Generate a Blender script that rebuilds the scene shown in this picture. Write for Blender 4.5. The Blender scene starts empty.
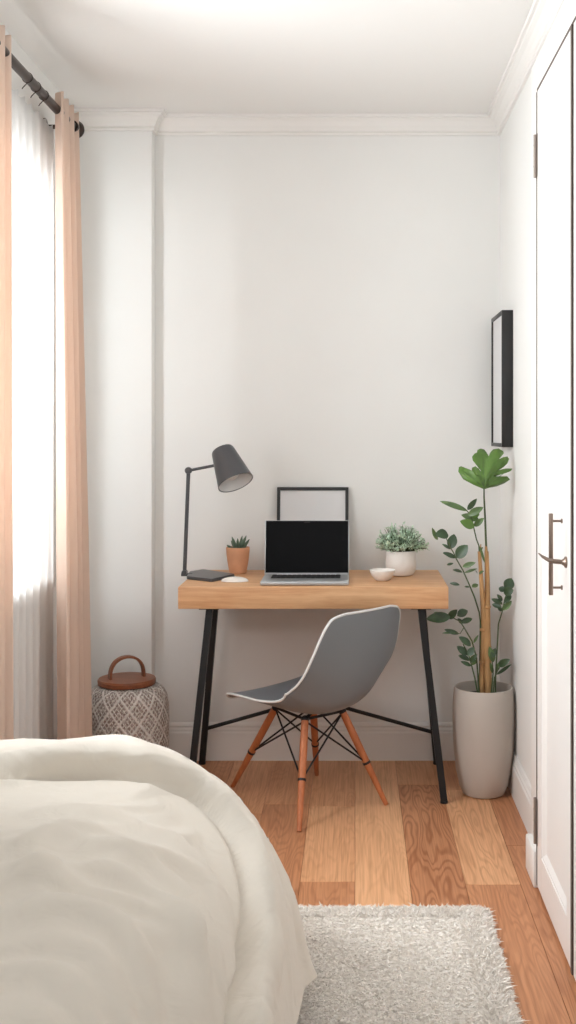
import bpy, bmesh, math, random
import numpy as np
from mathutils import Vector, Matrix, noise as mnoise
random.seed(7); RNG = np.random.default_rng(7)
S = bpy.context.scene
COL = S.collection
PI = math.pi

# ------------------------------------------------------------------ camera, world, lights, exposure
F = 1150.0; VX, VY = 355.0, 432.0; CAMZ = 1.295
cd = bpy.data.cameras.new('camera'); cam = bpy.data.objects.new('camera', cd); COL.objects.link(cam)
cam.location = (0, 0, CAMZ); cam.rotation_euler = (PI/2, 0, 0)
cd.sensor_width = 36; cd.lens = F/1024*36
cd.shift_x = -(VX-288)/1024; cd.shift_y = -(512-VY)/1024
cd.clip_start = .02
S.camera = cam
S.view_settings.view_transform = 'Standard'; S.view_settings.look = 'None'
S.view_settings.gamma = 1; S.view_settings.use_curve_mapping = False
S.view_settings.exposure = 0.16
W = bpy.data.worlds.new('daylight'); S.world = W; W.use_nodes = True
W.node_tree.nodes['Background'].inputs[0].default_value = (.87, .945, 1.0, 1)
W.node_tree.nodes['Background'].inputs[1].default_value = 0.22
def area(name, loc, rot, sx, sy, power, color):
    l = bpy.data.lights.new(name, 'AREA'); l.shape = 'RECTANGLE'; l.size = sx; l.size_y = sy
    l.energy = power; l.color = color
    o = bpy.data.objects.new(name, l); o.location = loc; o.rotation_euler = rot; COL.objects.link(o); return o
# daylight falling in through the left window (outside the glass) plus an unseen fill light added behind the camera to brighten the room
wd = area('window_sky_light', (-1.65, 2.75, 1.7), (0, 0, 0), .9, .9, 76, (.90, .958, 1))
wd.rotation_euler = Vector((1.5, 1.75, .25)).to_track_quat('-Z', 'Y').to_euler()
wg = area('window_ground_light', (-1.5, 3.2, 1.3), (0, 0, 0), 1.0, .8, 23, (.90, .958, 1))
wg.rotation_euler = Vector((1.2, .5, 1.0)).to_track_quat('-Z', 'Y').to_euler()
rd = area('rear_fill_light', (-.3, -.8, 2.2), (0, 0, 0), 1.3, .5, 12, (.90, .958, 1))
rd.rotation_euler = Vector((.1, 1, .05)).to_track_quat('-Z', 'Y').to_euler()
S.cycles.max_bounces = 10; S.cycles.diffuse_bounces = 6; S.cycles.transparent_max_bounces = 16
S.cycles.sample_clamp_indirect = 6
S.cycles.caustics_reflective = False; S.cycles.caustics_refractive = False

def PX(px, py, s):                      # a measured picture point at scale s (pixels per metre) -> world
    return Vector(((px-VX)/s, F/s, CAMZ-(py-VY)/s))

# ------------------------------------------------------------------ materials
def lin(c):
    return tuple(((x/255)/12.92 if x/255 <= .04045 else ((x/255+.055)/1.055)**2.4) for x in c)
def mat(name, rgb, rough=.6, metal=0, spec=.5, bump=None, var=None, coat=0, sheen=0, coord='Object'):
    m = bpy.data.materials.new(name); m.use_nodes = True
    nt = m.node_tree; b = nt.nodes['Principled BSDF']
    c = lin(rgb)
    b.inputs['Base Color'].default_value = (*c, 1)
    b.inputs['Roughness'].default_value = rough; b.inputs['Metallic'].default_value = metal
    b.inputs['Specular IOR Level'].default_value = spec
    b.inputs['Coat Weight'].default_value = coat; b.inputs['Sheen Weight'].default_value = sheen
    tc = nt.nodes.new('ShaderNodeTexCoord')
    if var:                              # (scale, amount, stretch)
        n = nt.nodes.new('ShaderNodeTexNoise'); n.inputs['Scale'].default_value = var[0]; n.inputs['Detail'].default_value = 4
        mp = nt.nodes.new('ShaderNodeMapping'); mp.inputs['Scale'].default_value = var[2] if len(var) > 2 else (1, 1, 1)
        nt.links.new(tc.outputs[coord], mp.inputs[0]); nt.links.new(mp.outputs[0], n.inputs['Vector'])
        r = nt.nodes.new('ShaderNodeMix'); r.data_type = 'RGBA'
        r.inputs[6].default_value = (*[x*(1-var[1]) for x in c], 1)
        r.inputs[7].default_value = (*[min(1, x*(1+var[1])) for x in c], 1)
        mr = nt.nodes.new('ShaderNodeMapRange'); mr.inputs[1].default_value = .3; mr.inputs[2].default_value = .7
        nt.links.new(n.outputs[0], mr.inputs[0]); nt.links.new(mr.outputs[0], r.inputs[0]); nt.links.new(r.outputs[2], b.inputs['Base Color'])
    if bump:                             # (scale, strength, distance, stretch)
        n = nt.nodes.new('ShaderNodeTexNoise'); n.inputs['Scale'].default_value = bump[0]; n.inputs['Detail'].default_value = 5
        mp = nt.nodes.new('ShaderNodeMapping'); mp.inputs['Scale'].default_value = bump[3] if len(bump) > 3 else (1, 1, 1)
        nt.links.new(tc.outputs[coord], mp.inputs[0]); nt.links.new(mp.outputs[0], n.inputs['Vector'])
        bu = nt.nodes.new('ShaderNodeBump'); bu.inputs['Strength'].default_value = bump[1]; bu.inputs['Distance'].default_value = bump[2]
        nt.links.new(n.outputs[0], bu.inputs['Height']); nt.links.new(bu.outputs[0], b.inputs['Normal'])
    return m
M = {}
M['wall'] = mat('wall_paint', (236, 235, 232), .85, spec=.2, bump=(90, .08, .002), var=(3, .012))
M['ceil'] = mat('ceiling_paint', (238, 236, 233), .9, spec=.2, bump=(60, .06, .002))
M['trim'] = mat('white_gloss_trim', (236, 233, 229), .5, bump=(8, .05, .003))
M['door'] = mat('white_lacquered_door', (236, 231, 227), .45, bump=(6, .04, .003))
M['black'] = mat('black_powder_coated_steel', (26, 26, 28), .45, spec=.4, bump=(300, .05, .0005))
M['bframe'] = mat('black_frame', (30, 28, 28), .42, bump=(120, .05, .001))
M['rodm'] = mat('dark_bronze_rod', (72, 62, 58), .35, metal=.8, bump=(60, .1, .001))
M['nickel'] = mat('brushed_nickel', (138, 120, 108), .35, metal=.85, bump=(200, .1, .0005, (1, 1, .1)))
M['steel'] = mat('steel_hinge', (150, 138, 130), .4, metal=.6, bump=(200, .1, .0005))
M['greyshell'] = mat('grey_moulded_plastic', (120, 125, 130), .5, spec=.4, bump=(260, .05, .0005), sheen=.1)
M['lamp'] = mat('charcoal_metal', (86, 87, 90), .34, metal=.45, bump=(300, .05, .0004))
M['lampin'] = mat('white_enamel', (228, 227, 226), .5, bump=(50, .03, .001))
M['terra'] = mat('terracotta', (220, 164, 128), .8, spec=.2, var=(20, .08), bump=(120, .15, .001))
M['pot'] = mat('white_ceramic', (234, 228, 222), .4, bump=(40, .04, .001))
M['planter'] = mat('matt_white_planter', (192, 183, 174), .7, spec=.3, var=(6, .03), bump=(60, .08, .001))
M['soil'] = mat('soil', (60, 46, 38), .95, bump=(90, 1, .01), var=(60, .4))
M['alu'] = mat('aluminium', (188, 190, 192), .35, metal=.6, bump=(400, .03, .0002))
M['screen'] = mat('dark_screen_glass', (12, 11, 12), .3, spec=.06, bump=(4, .02, .001))
M['keys'] = mat('black_keys', (28, 28, 30), .55, bump=(300, .05, .0003))
M['mat_paper'] = mat('off_white_paper', (222, 221, 221), .5, bump=(200, .05, .0005))
M['bowl'] = mat('white_stoneware', (236, 231, 225), .45, bump=(50, .06, .001))
M['trunk'] = mat('tan_bark_cane', (176, 134, 88), .7, var=(30, .3, (1, 1, .25)), bump=(60, .7, .004, (1, 1, .4)))
M['stem'] = mat('dark_green_stem', (70, 84, 48), .6, var=(30, .2), bump=(90, .2, .001))
M['leafdark'] = mat('dark_green_leaf', (56, 78, 50), .4, var=(35, .35), bump=(80, .3, .001))
M['leafmid'] = mat('mid_green_leaf', (86, 112, 64), .42, var=(30, .25), bump=(80, .3, .001))
M['leafbright'] = mat('bright_green_leaf', (88, 122, 50), .4, var=(18, .2), bump=(60, .3, .002))
M['sage'] = mat('sage_green_leaf', (200, 220, 196), .6, var=(60, .2), bump=(80, .2, .001))
M['succ'] = mat('grey_green_succulent', (84, 104, 84), .55, var=(80, .25), bump=(90, .2, .001))
M['matt'] = mat('mattress_ticking', (225, 220, 212), .9, bump=(80, .2, .002))
M['darkgap'] = mat('dark_brown_gap_shade', (92, 78, 70), .7, bump=(60, .1, .001))  # dark colour that imitates the shade inside the door gaps
M['winframe'] = mat('white_window_frame', (238, 236, 232), .5, bump=(10, .05, .001))
M['rubber'] = mat('black_rubber', (25, 25, 25), .8, bump=(100, .1, .001))

def wood(name, base, dark, scale=(1, 14, 14), wscale=3.0, rough=.5, amt=1.0):
    m = bpy.data.materials.new(name); m.use_nodes = True; nt = m.node_tree; b = nt.nodes['Principled BSDF']
    tc = nt.nodes.new('ShaderNodeTexCoord'); mp = nt.nodes.new('ShaderNodeMapping'); mp.inputs['Scale'].default_value = scale
    nt.links.new(tc.outputs['Object'], mp.inputs[0])
    n = nt.nodes.new('ShaderNodeTexNoise'); n.inputs['Scale'].default_value = wscale; n.inputs['Detail'].default_value = 8; n.inputs['Distortion'].default_value = .6
    n2 = nt.nodes.new('ShaderNodeTexNoise'); n2.inputs['Scale'].default_value = wscale*6; n2.inputs['Detail'].default_value = 4
    nt.links.new(mp.outputs[0], n.inputs['Vector']); nt.links.new(mp.outputs[0], n2.inputs['Vector'])
    ad = nt.nodes.new('ShaderNodeMath'); ad.operation = 'MULTIPLY_ADD'; ad.inputs[1].default_value = .35
    nt.links.new(n2.outputs[0], ad.inputs[0]); nt.links.new(n.outputs[0], ad.inputs[2])
    mr = nt.nodes.new('ShaderNodeMapRange'); mr.inputs[1].default_value = .45; mr.inputs[2].default_value = .95
    nt.links.new(ad.outputs[0], mr.inputs[0])
    mx = nt.nodes.new('ShaderNodeMix'); mx.data_type = 'RGBA'
    mx.inputs[6].default_value = (*lin(base), 1); mx.inputs[7].default_value = (*lin(dark), 1)
    nt.links.new(mr.outputs[0], mx.inputs[0]); nt.links.new(mx.outputs[2], b.inputs['Base Color'])
    b.inputs['Roughness'].default_value = rough
    bu = nt.nodes.new('ShaderNodeBump'); bu.inputs['Strength'].default_value = .15; bu.inputs['Distance'].default_value = .001
    nt.links.new(ad.outputs[0], bu.inputs['Height']); nt.links.new(bu.outputs[0], b.inputs['Normal'])
    return m
M['oak'] = wood('light_oak', (222, 176, 132), (188, 134, 90))
M['beech'] = wood('warm_beech', (200, 122, 76), (164, 92, 54), scale=(10, 10, 1.2))
M['walnut'] = wood('brown_wood_lid', (160, 98, 66), (120, 68, 42), scale=(2, 16, 8), rough=.4)

def fabric(name, rgb, transl, transp=0.0, weave=900, crinkle=None, rough=.9):
    m = bpy.data.materials.new(name); m.use_nodes = True; nt = m.node_tree; N = nt.nodes; L = nt.links
    b = N['Principled BSDF']; out = N['Material Output']
    b.inputs['Base Color'].default_value = (*lin(rgb), 1); b.inputs['Roughness'].default_value = rough
    b.inputs['Specular IOR Level'].default_value = .15; b.inputs['Sheen Weight'].default_value = .15
    tc = N.new('ShaderNodeTexCoord'); n = N.new('ShaderNodeTexNoise'); n.inputs['Scale'].default_value = weave; n.inputs['Detail'].default_value = 2
    L.new(tc.outputs['Object'], n.inputs['Vector'])
    bu = N.new('ShaderNodeBump'); bu.inputs['Strength'].default_value = .25; bu.inputs['Distance'].default_value = .0006
    L.new(n.outputs[0], bu.inputs['Height'])
    if crinkle:
        n2 = N.new('ShaderNodeTexNoise'); n2.inputs['Scale'].default_value = crinkle[0]; n2.inputs['Detail'].default_value = 3; n2.inputs['Distortion'].default_value = .7
        L.new(tc.outputs['Object'], n2.inputs['Vector'])
        b2 = N.new('ShaderNodeBump'); b2.inputs['Strength'].default_value = crinkle[1]; b2.inputs['Distance'].default_value = crinkle[2]
        L.new(n2.outputs[0], b2.inputs['Height']); L.new(bu.outputs[0], b2.inputs['Normal']); bu = b2
    L.new(bu.outputs[0], b.inputs['Normal'])
    last = b.outputs[0]
    if transl:
        t = N.new('ShaderNodeBsdfTranslucent'); t.inputs[0].default_value = (*lin(rgb), 1)
        mx = N.new('ShaderNodeMixShader'); mx.inputs[0].default_value = transl
        L.new(last, mx.inputs[1]); L.new(t.outputs[0], mx.inputs[2]); last = mx.outputs[0]
    if transp:
        t = N.new('ShaderNodeBsdfTransparent'); mx = N.new('ShaderNodeMixShader'); mx.inputs[0].default_value = transp
        L.new(last, mx.inputs[1]); L.new(t.outputs[0], mx.inputs[2]); last = mx.outputs[0]
    L.new(last, out.inputs[0]); return m
M['curtain'] = fabric('blush_linen', (238, 218, 203), .42, weave=700)
M['sheer'] = fabric('white_voile', (250, 249, 248), .6, .3, weave=900)
M['duvet'] = fabric('cream_cotton', (224, 215, 203), 0, weave=1100, crinkle=(11, .6, .010))
M['rug'] = fabric('cream_wool', (249, 242, 235), 0, weave=500, crinkle=(90, .8, .004))
M['pile'] = mat('cream_wool_yarn', (250, 243, 236), .95, spec=.05, var=(160, .07))

def glass_mat():
    m = bpy.data.materials.new('clear_window_glass'); m.use_nodes = True; nt = m.node_tree
    b = nt.nodes['Principled BSDF']; t = nt.nodes.new('ShaderNodeBsdfTransparent'); mx = nt.nodes.new('ShaderNodeMixShader')
    b.inputs['Roughness'].default_value = .05; b.inputs['Base Color'].default_value = (.9, .95, .95, 1)
    mx.inputs[0].default_value = .92
    nt.links.new(b.outputs[0], mx.inputs[1]); nt.links.new(t.outputs[0], mx.inputs[2]); nt.links.new(mx.outputs[0], nt.nodes['Material Output'].inputs[0])
    return m
M['glass'] = glass_mat()

# oak floor: every board has a tone of its own (face attribute) and grain in board coordinates (uv)
def floor_mat():
    m = bpy.data.materials.new('oak_floorboards'); m.use_nodes = True; nt = m.node_tree; N = nt.nodes; L = nt.links
    b = N['Principled BSDF']
    at = N.new('ShaderNodeAttribute'); at.attribute_name = 'board'            # x tone, y offset, z cathedral amount
    sp = N.new('ShaderNodeSeparateXYZ'); L.new(at.outputs['Vector'], sp.inputs[0])
    uv = N.new('ShaderNodeUVMap'); uv.uv_map = 'UVMap'
    off = N.new('ShaderNodeCombineXYZ')
    mo = N.new('ShaderNodeMath'); mo.operation = 'MULTIPLY'; mo.inputs[1].default_value = 37; L.new(sp.outputs[1], mo.inputs[0])
    L.new(mo.outputs[0], off.inputs[2]); L.new(mo.outputs[0], off.inputs[1])
    ad = N.new('ShaderNodeVectorMath'); ad.operation = 'ADD'; L.new(uv.outputs[0], ad.inputs[0]); L.new(off.outputs[0], ad.inputs[1])
    def noise(scale, stretch, detail=5, dist=0):
        mp = N.new('ShaderNodeMapping'); mp.inputs['Scale'].default_value = stretch; L.new(ad.outputs[0], mp.inputs[0])
        n = N.new('ShaderNodeTexNoise'); n.inputs['Scale'].default_value = scale; n.inputs['Detail'].default_value = detail; n.inputs['Distortion'].default_value = dist
        L.new(mp.outputs[0], n.inputs['Vector']); return n
    n1 = noise(2.2, (5, .62, 1), 2, .25)                   # broad figure whose contour lines are the cathedral grain
    ms = N.new('ShaderNodeMath'); ms.operation = 'MULTIPLY'; ms.inputs[1].default_value = 110; L.new(n1.outputs[0], ms.inputs[0])
    sn = N.new('ShaderNodeMath'); sn.operation = 'SINE'; L.new(ms.outputs[0], sn.inputs[0])
    r1 = N.new('ShaderNodeMapRange'); r1.inputs[1].default_value = -.2; r1.inputs[2].default_value = 1; L.new(sn.outputs[0], r1.inputs[0])
    n2 = noise(60, (3.2, .06, 1), 6)                     # fine straight pores
    r2 = N.new('ShaderNodeMapRange'); r2.inputs[1].default_value = .4; r2.inputs[2].default_value = .7; L.new(n2.outputs[0], r2.inputs[0])
    n3 = noise(3, (2, .5, 1), 3)
    c = N.new('ShaderNodeValToRGB'); e = c.color_ramp.elements
    e[0].position = 0; e[0].color = (*lin((172, 114, 80)), 1); e[1].position = 1; e[1].color = (*lin((244, 192, 146)), 1)
    k = c.color_ramp.elements.new(.5); k.color = (*lin((212, 152, 110)), 1)
    tn = N.new('ShaderNodeMath'); tn.operation = 'MULTIPLY_ADD'; tn.inputs[1].default_value = .35; L.new(n3.outputs[0], tn.inputs[0])
    t2 = N.new('ShaderNodeMath'); t2.operation = 'SUBTRACT'; t2.inputs[1].default_value = .175; L.new(sp.outputs[0], t2.inputs[0]); L.new(t2.outputs[0], tn.inputs[2])
    L.new(tn.outputs[0], c.inputs[0])
    def darken(prev, facn, amount, mul=None):
        mx = N.new('ShaderNodeMix'); mx.data_type = 'RGBA'; mx.blend_type = 'MULTIPLY'
        q = N.new('ShaderNodeMath'); q.operation = 'MULTIPLY'; q.inputs[1].default_value = amount; L.new(facn, q.inputs[0])
        if mul is not None:
            q2 = N.new('ShaderNodeMath'); q2.operation = 'MULTIPLY'; L.new(q.outputs[0], q2.inputs[0]); L.new(mul, q2.inputs[1]); q = q2
        L.new(q.outputs[0], mx.inputs[0]); L.new(prev, mx.inputs[6]); mx.inputs[7].default_value = (.52, .36, .24, 1); return mx.outputs[2]
    col = darken(c.outputs[0], r1.outputs[0], .6, sp.outputs[2]); col = darken(col, r2.outputs[0], .45)
    L.new(col, b.inputs['Base Color']); b.inputs['Roughness'].default_value = .42; b.inputs['Specular IOR Level'].default_value = .4
    bu = N.new('ShaderNodeBump'); bu.inputs['Strength'].default_value = .12; bu.inputs['Distance'].default_value = .001
    L.new(r2.outputs[0], bu.inputs['Height']); L.new(bu.outputs[0], b.inputs['Normal'])
    return m
M['floor'] = floor_mat()

def basket_mat():
    m = bpy.data.materials.new('woven_taupe_and_white_cord'); m.use_nodes = True; nt = m.node_tree; N = nt.nodes; L = nt.links
    b = N['Principled BSDF']; uv = N.new('ShaderNodeUVMap'); uv.uv_map = 'UVMap'
    sp = N.new('ShaderNodeSeparateXYZ'); L.new(uv.outputs[0], sp.inputs[0])
    def math_(op, a, bb=None, c=None):
        n = N.new('ShaderNodeMath'); n.operation = op
        for i, v in enumerate((a, bb, c)):
            if v is None: continue
            if isinstance(v, (int, float)): n.inputs[i].default_value = v
            else: L.new(v, n.inputs[i])
        return n.outputs[0]
    u = math_('MULTIPLY', sp.outputs[0], 13.0); v = math_('MULTIPLY', sp.outputs[1], 10.5)
    def tri(x, p=1.0):                                 # 0 on the line, 1 mid way
        return math_('MULTIPLY', math_('PINGPONG', x, .5*p), 2/p)
    a = math_('ADD', u, v); d = math_('SUBTRACT', u, v)
    la, ld = tri(a), tri(d)
    mn = math_('MINIMUM', la, ld)
    line = math_('SUBTRACT', 1.0, math_('SMOOTH_MIN', math_('MULTIPLY', mn, 4.2), 1.0, .2))
    a3, d3 = tri(math_('MULTIPLY', a, 4.0)), tri(math_('MULTIPLY', d, 4.0))
    fine = math_('SUBTRACT', 1.0, math_('MINIMUM', math_('MULTIPLY', math_('MINIMUM', a3, d3), 2.2), 1.0))
    h = math_('MAXIMUM', line, math_('MULTIPLY', fine, .5))
    nz = N.new('ShaderNodeTexNoise'); nz.inputs['Scale'].default_value = 110; nz.inputs['Detail'].default_value = 3
    mp = N.new('ShaderNodeMapping'); mp.inputs['Scale'].default_value = (1.2, 1, 1); L.new(uv.outputs[0], mp.inputs[0]); L.new(mp.outputs[0], nz.inputs['Vector'])
    h2 = math_('ADD', h, math_('MULTIPLY', math_('SUBTRACT', nz.outputs[0], .42), 1.9))
    c = N.new('ShaderNodeValToRGB'); e = c.color_ramp.elements
    e[0].position = .05; e[0].color = (*lin((160, 142, 132)), 1); e[1].position = .75; e[1].color = (*lin((250, 245, 240)), 1)
    L.new(h2, c.inputs[0]); L.new(c.outputs[0], b.inputs['Base Color']); b.inputs['Roughness'].default_value = .9
    bu = N.new('ShaderNodeBump'); bu.inputs['Strength'].default_value = .9; bu.inputs['Distance'].default_value = .006
    L.new(h2, bu.inputs['Height']); L.new(bu.outputs[0], b.inputs['Normal'])
    return m
M['basket'] = basket_mat()

# ------------------------------------------------------------------ helpers
def mesh_obj(name, verts, faces, m, parent=None, smooth=True, uvs=None):
    me = bpy.data.meshes.new(name); me.from_pydata([tuple(v) for v in verts], [], [tuple(f) for f in faces]); me.update()
    if smooth: me.polygons.foreach_set('use_smooth', [True]*len(me.polygons))
    if m: me.materials.append(m)
    if uvs is not None:
        l = me.uv_layers.new(name='UVMap')
        idx = np.empty(len(me.loops), dtype=np.int32); me.loops.foreach_get('vertex_index', idx)
        l.data.foreach_set('uv', np.asarray(uvs, dtype=np.float32)[idx].ravel())
    o = bpy.data.objects.new(name, me); COL.objects.link(o)
    if parent: o.parent = parent
    return o
class MB:
    def __init__(s): s.bm = bmesh.new()
    def box(s, x0, x1, y0, y1, z0, z1, bev=0, rot=None, seg=2):
        t = bmesh.new(); bmesh.ops.create_cube(t, size=1)
        c = Vector(((x0+x1)/2, (y0+y1)/2, (z0+z1)/2)); d = Vector((abs(x1-x0), abs(y1-y0), abs(z1-z0)))
        for v in t.verts: v.co = Vector((v.co.x*d.x, v.co.y*d.y, v.co.z*d.z))
        if bev: bmesh.ops.bevel(t, geom=t.edges[:], offset=min(bev, .45*min(d)), segments=seg, profile=.5, affect='EDGES')
        if rot is not None:
            for v in t.verts: v.co = rot @ v.co
        for v in t.verts: v.co += c
        s._merge(t); return s
    def _merge(s, t):
        me = bpy.data.meshes.new('t'); t.to_mesh(me); t.free(); s.bm.from_mesh(me); bpy.data.meshes.remove(me)
    def tube(s, pts, radii, n=12, cap=True, square=False):
        pts = [Vector(p) for p in pts]
        if not hasattr(radii, '__len__'): radii = [radii]*len(pts)
        rings = []; up = None
        for i, p in enumerate(pts):
            d = ((pts[min(i+1, len(pts)-1)]-pts[max(i-1, 0)])).normalized()
            if up is None:
                up = Vector((0, 1, 0)) if abs(d.y) < .9 else Vector((0, 0, 1))
            a = d.cross(up).normalized(); up = a.cross(d).normalized()
            ring = []
            for k in range(n):
                t = 2*PI*(k+(.5 if square else 0))/n
                ring.append(s.bm.verts.new(p+radii[i]*(a*math.cos(t)+up*math.sin(t))))
            rings.append(ring)
        for r0, r1 in zip(rings, rings[1:]):
            for k in range(n): s.bm.faces.new((r0[k], r0[(k+1) % n], r1[(k+1) % n], r1[k]))
        if cap: s.bm.faces.new(rings[0][::-1]); s.bm.faces.new(rings[-1])
        return s
    def lathe(s, prof, n=48, c=(0, 0, 0), ax=None):      # prof: (r, z) bottom to top
        R = Vector((0, 0, 1)).rotation_difference(ax).to_matrix() if ax is not None else Matrix.Identity(3)
        c = Vector(c); rings = []
        for r, z in prof:
            if r < 1e-6: rings.append([s.bm.verts.new(c+R @ Vector((0, 0, z)))]); continue
            rings.append([s.bm.verts.new(c+R @ Vector((r*math.cos(2*PI*k/n), r*math.sin(2*PI*k/n), z))) for k in range(n)])
        for a, b in zip(rings, rings[1:]):
            for k in range(n):
                if len(a) == 1 and len(b) == 1: break
                if len(a) == 1: s.bm.faces.new((a[0], b[(k+1) % n], b[k]))
                elif len(b) == 1: s.bm.faces.new((a[k], a[(k+1) % n], b[0]))
                else: s.bm.faces.new((a[k], a[(k+1) % n], b[(k+1) % n], b[k]))
        return s
    def sphere(s, c, r, sc=(1, 1, 1)):
        t = bmesh.new(); bmesh.ops.create_uvsphere(t, u_segments=16, v_segments=10, radius=r)
        for v in t.verts: v.co = Vector((v.co.x*sc[0], v.co.y*sc[1], v.co.z*sc[2]))+Vector(c)
        s._merge(t); return s
    def build(s, name, m, parent=None, smooth=True, angle=35):
        bmesh.ops.recalc_face_normals(s.bm, faces=s.bm.faces[:])
        me = bpy.data.meshes.new(name); s.bm.to_mesh(me); s.bm.free()
        if smooth:
            me.polygons.foreach_set('use_smooth', [True]*len(me.polygons))
            try: me.set_sharp_from_angle(angle=math.radians(angle))
            except Exception: pass
        me.materials.append(m)
        o = bpy.data.objects.new(name, me); COL.objects.link(o)
        if parent: o.parent = parent; o.matrix_parent_inverse = Matrix.Translation(parent.location).inverted()
        return o
def put(o, parent):
    o.parent = parent; o.matrix_parent_inverse = Matrix.Translation(parent.location).inverted(); return o
def thing(name, label, cat, loc=(0, 0, 0), group=None):
    o = bpy.data.objects.new(name, None); o.location = loc; o.empty_display_size = .05; COL.objects.link(o)
    o['label'] = label; o['category'] = cat
    if group: o['group'] = group
    return o
def tag(o, label, cat, group=None):
    o['label'] = label; o['category'] = cat
    if group: o['group'] = group
    return o
def struct(o): o['kind'] = 'structure'; return o
def sweep_plan(path, prof, name, m, side=1):
    """profile (distance out from wall, z) swept along a plan path with mitred corners; room lies on `side` of the path"""
    pts = [Vector(p) for p in path]; n = len(pts); V = []; Fc = []
    for i, p in enumerate(pts):
        ds = []
        if i > 0: ds.append((pts[i]-pts[i-1]).normalized())
        if i < n-1: ds.append((pts[i+1]-pts[i]).normalized())
        ns = [Vector((d.y, -d.x))*side for d in ds]
        if len(ns) == 2:
            b = (ns[0]+ns[1]).normalized(); mit = b/max(.2, b.dot(ns[0]))
        else: mit = ns[0]
        for d, z in prof: V.append((p.x+mit.x*d, p.y+mit.y*d, z))
    k = len(prof)
    for i in range(n-1):
        for j in range(k): Fc.append((i*k+j, i*k+(j+1) % k, (i+1)*k+(j+1) % k, (i+1)*k+j))
    Fc.append(tuple(range(k))[::-1]); Fc.append(tuple((n-1)*k+j for j in range(k)))
    o = mesh_obj(name, V, Fc, m, smooth=False)
    bm = bmesh.new(); bm.from_mesh(o.data); bmesh.ops.recalc_face_normals(bm, faces=bm.faces[:]); bm.to_mesh(o.data); bm.free()
    return o

# ------------------------------------------------------------------ room shell
XL, XR, YB, YC, YN, ZC = -1.08, .573, 4.545, 4.475, -.9, 2.54
XC = -.79                                              # right edge of the shallow column
T = .12
struct(MB().box(XL-T, XR+T, YB, YB+T, -.1, ZC+.1).build('wall_back', M['wall'], smooth=False))
struct(MB().box(XL, XC, YC, YB, 0, ZC, bev=.004).build('wall_column', M['wall'], smooth=False))
struct(MB().box(XR, XR+T, YN, YB, -.1, ZC+.1).build('wall_right', M['wall'], smooth=False))
struct(MB().box(XL-T, XR+T, YN, YB+T, ZC, ZC+.1).build('ceiling', M['ceil'], smooth=False))
WY0, WY1, WZ0, WZ1 = 2.05, 3.98, .80, 2.16            # window opening in the left wall
wl = MB()
wl.box(XL-T, XL, YN, WY0, -.1, ZC+.1); wl.box(XL-T, XL, WY1, YB, -.1, ZC+.1)
wl.box(XL-T, XL, WY0, WY1, -.1, WZ0); wl.box(XL-T, XL, WY0, WY1, WZ1, ZC+.1)
struct(wl.build('wall_left', M['wall'], smooth=False))
wf = MB()
for a in (WY0, WY1-.05, (WY0+WY1)/2-.025): wf.box(XL-.09, XL-.03, a, a+.05, WZ0, WZ1, bev=.006)
for z in (WZ0, WZ1-.05): wf.box(XL-.088, XL-.032, WY0+.05, WY1-.05, z, z+.05, bev=.006)
w1 = struct(wf.build('window_1', M['winframe']))
put(MB().box(XL-.063, XL-.058, WY0+.04, WY1-.04, WZ0+.04, WZ1-.04).build('window_pane', M['glass'], smooth=False), w1)
put(MB().box(XL-.03, XL+.035, WY0-.03, WY1+.03, WZ0-.03, WZ0, bev=.006).build('window_sill', M['winframe']), w1)

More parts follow.
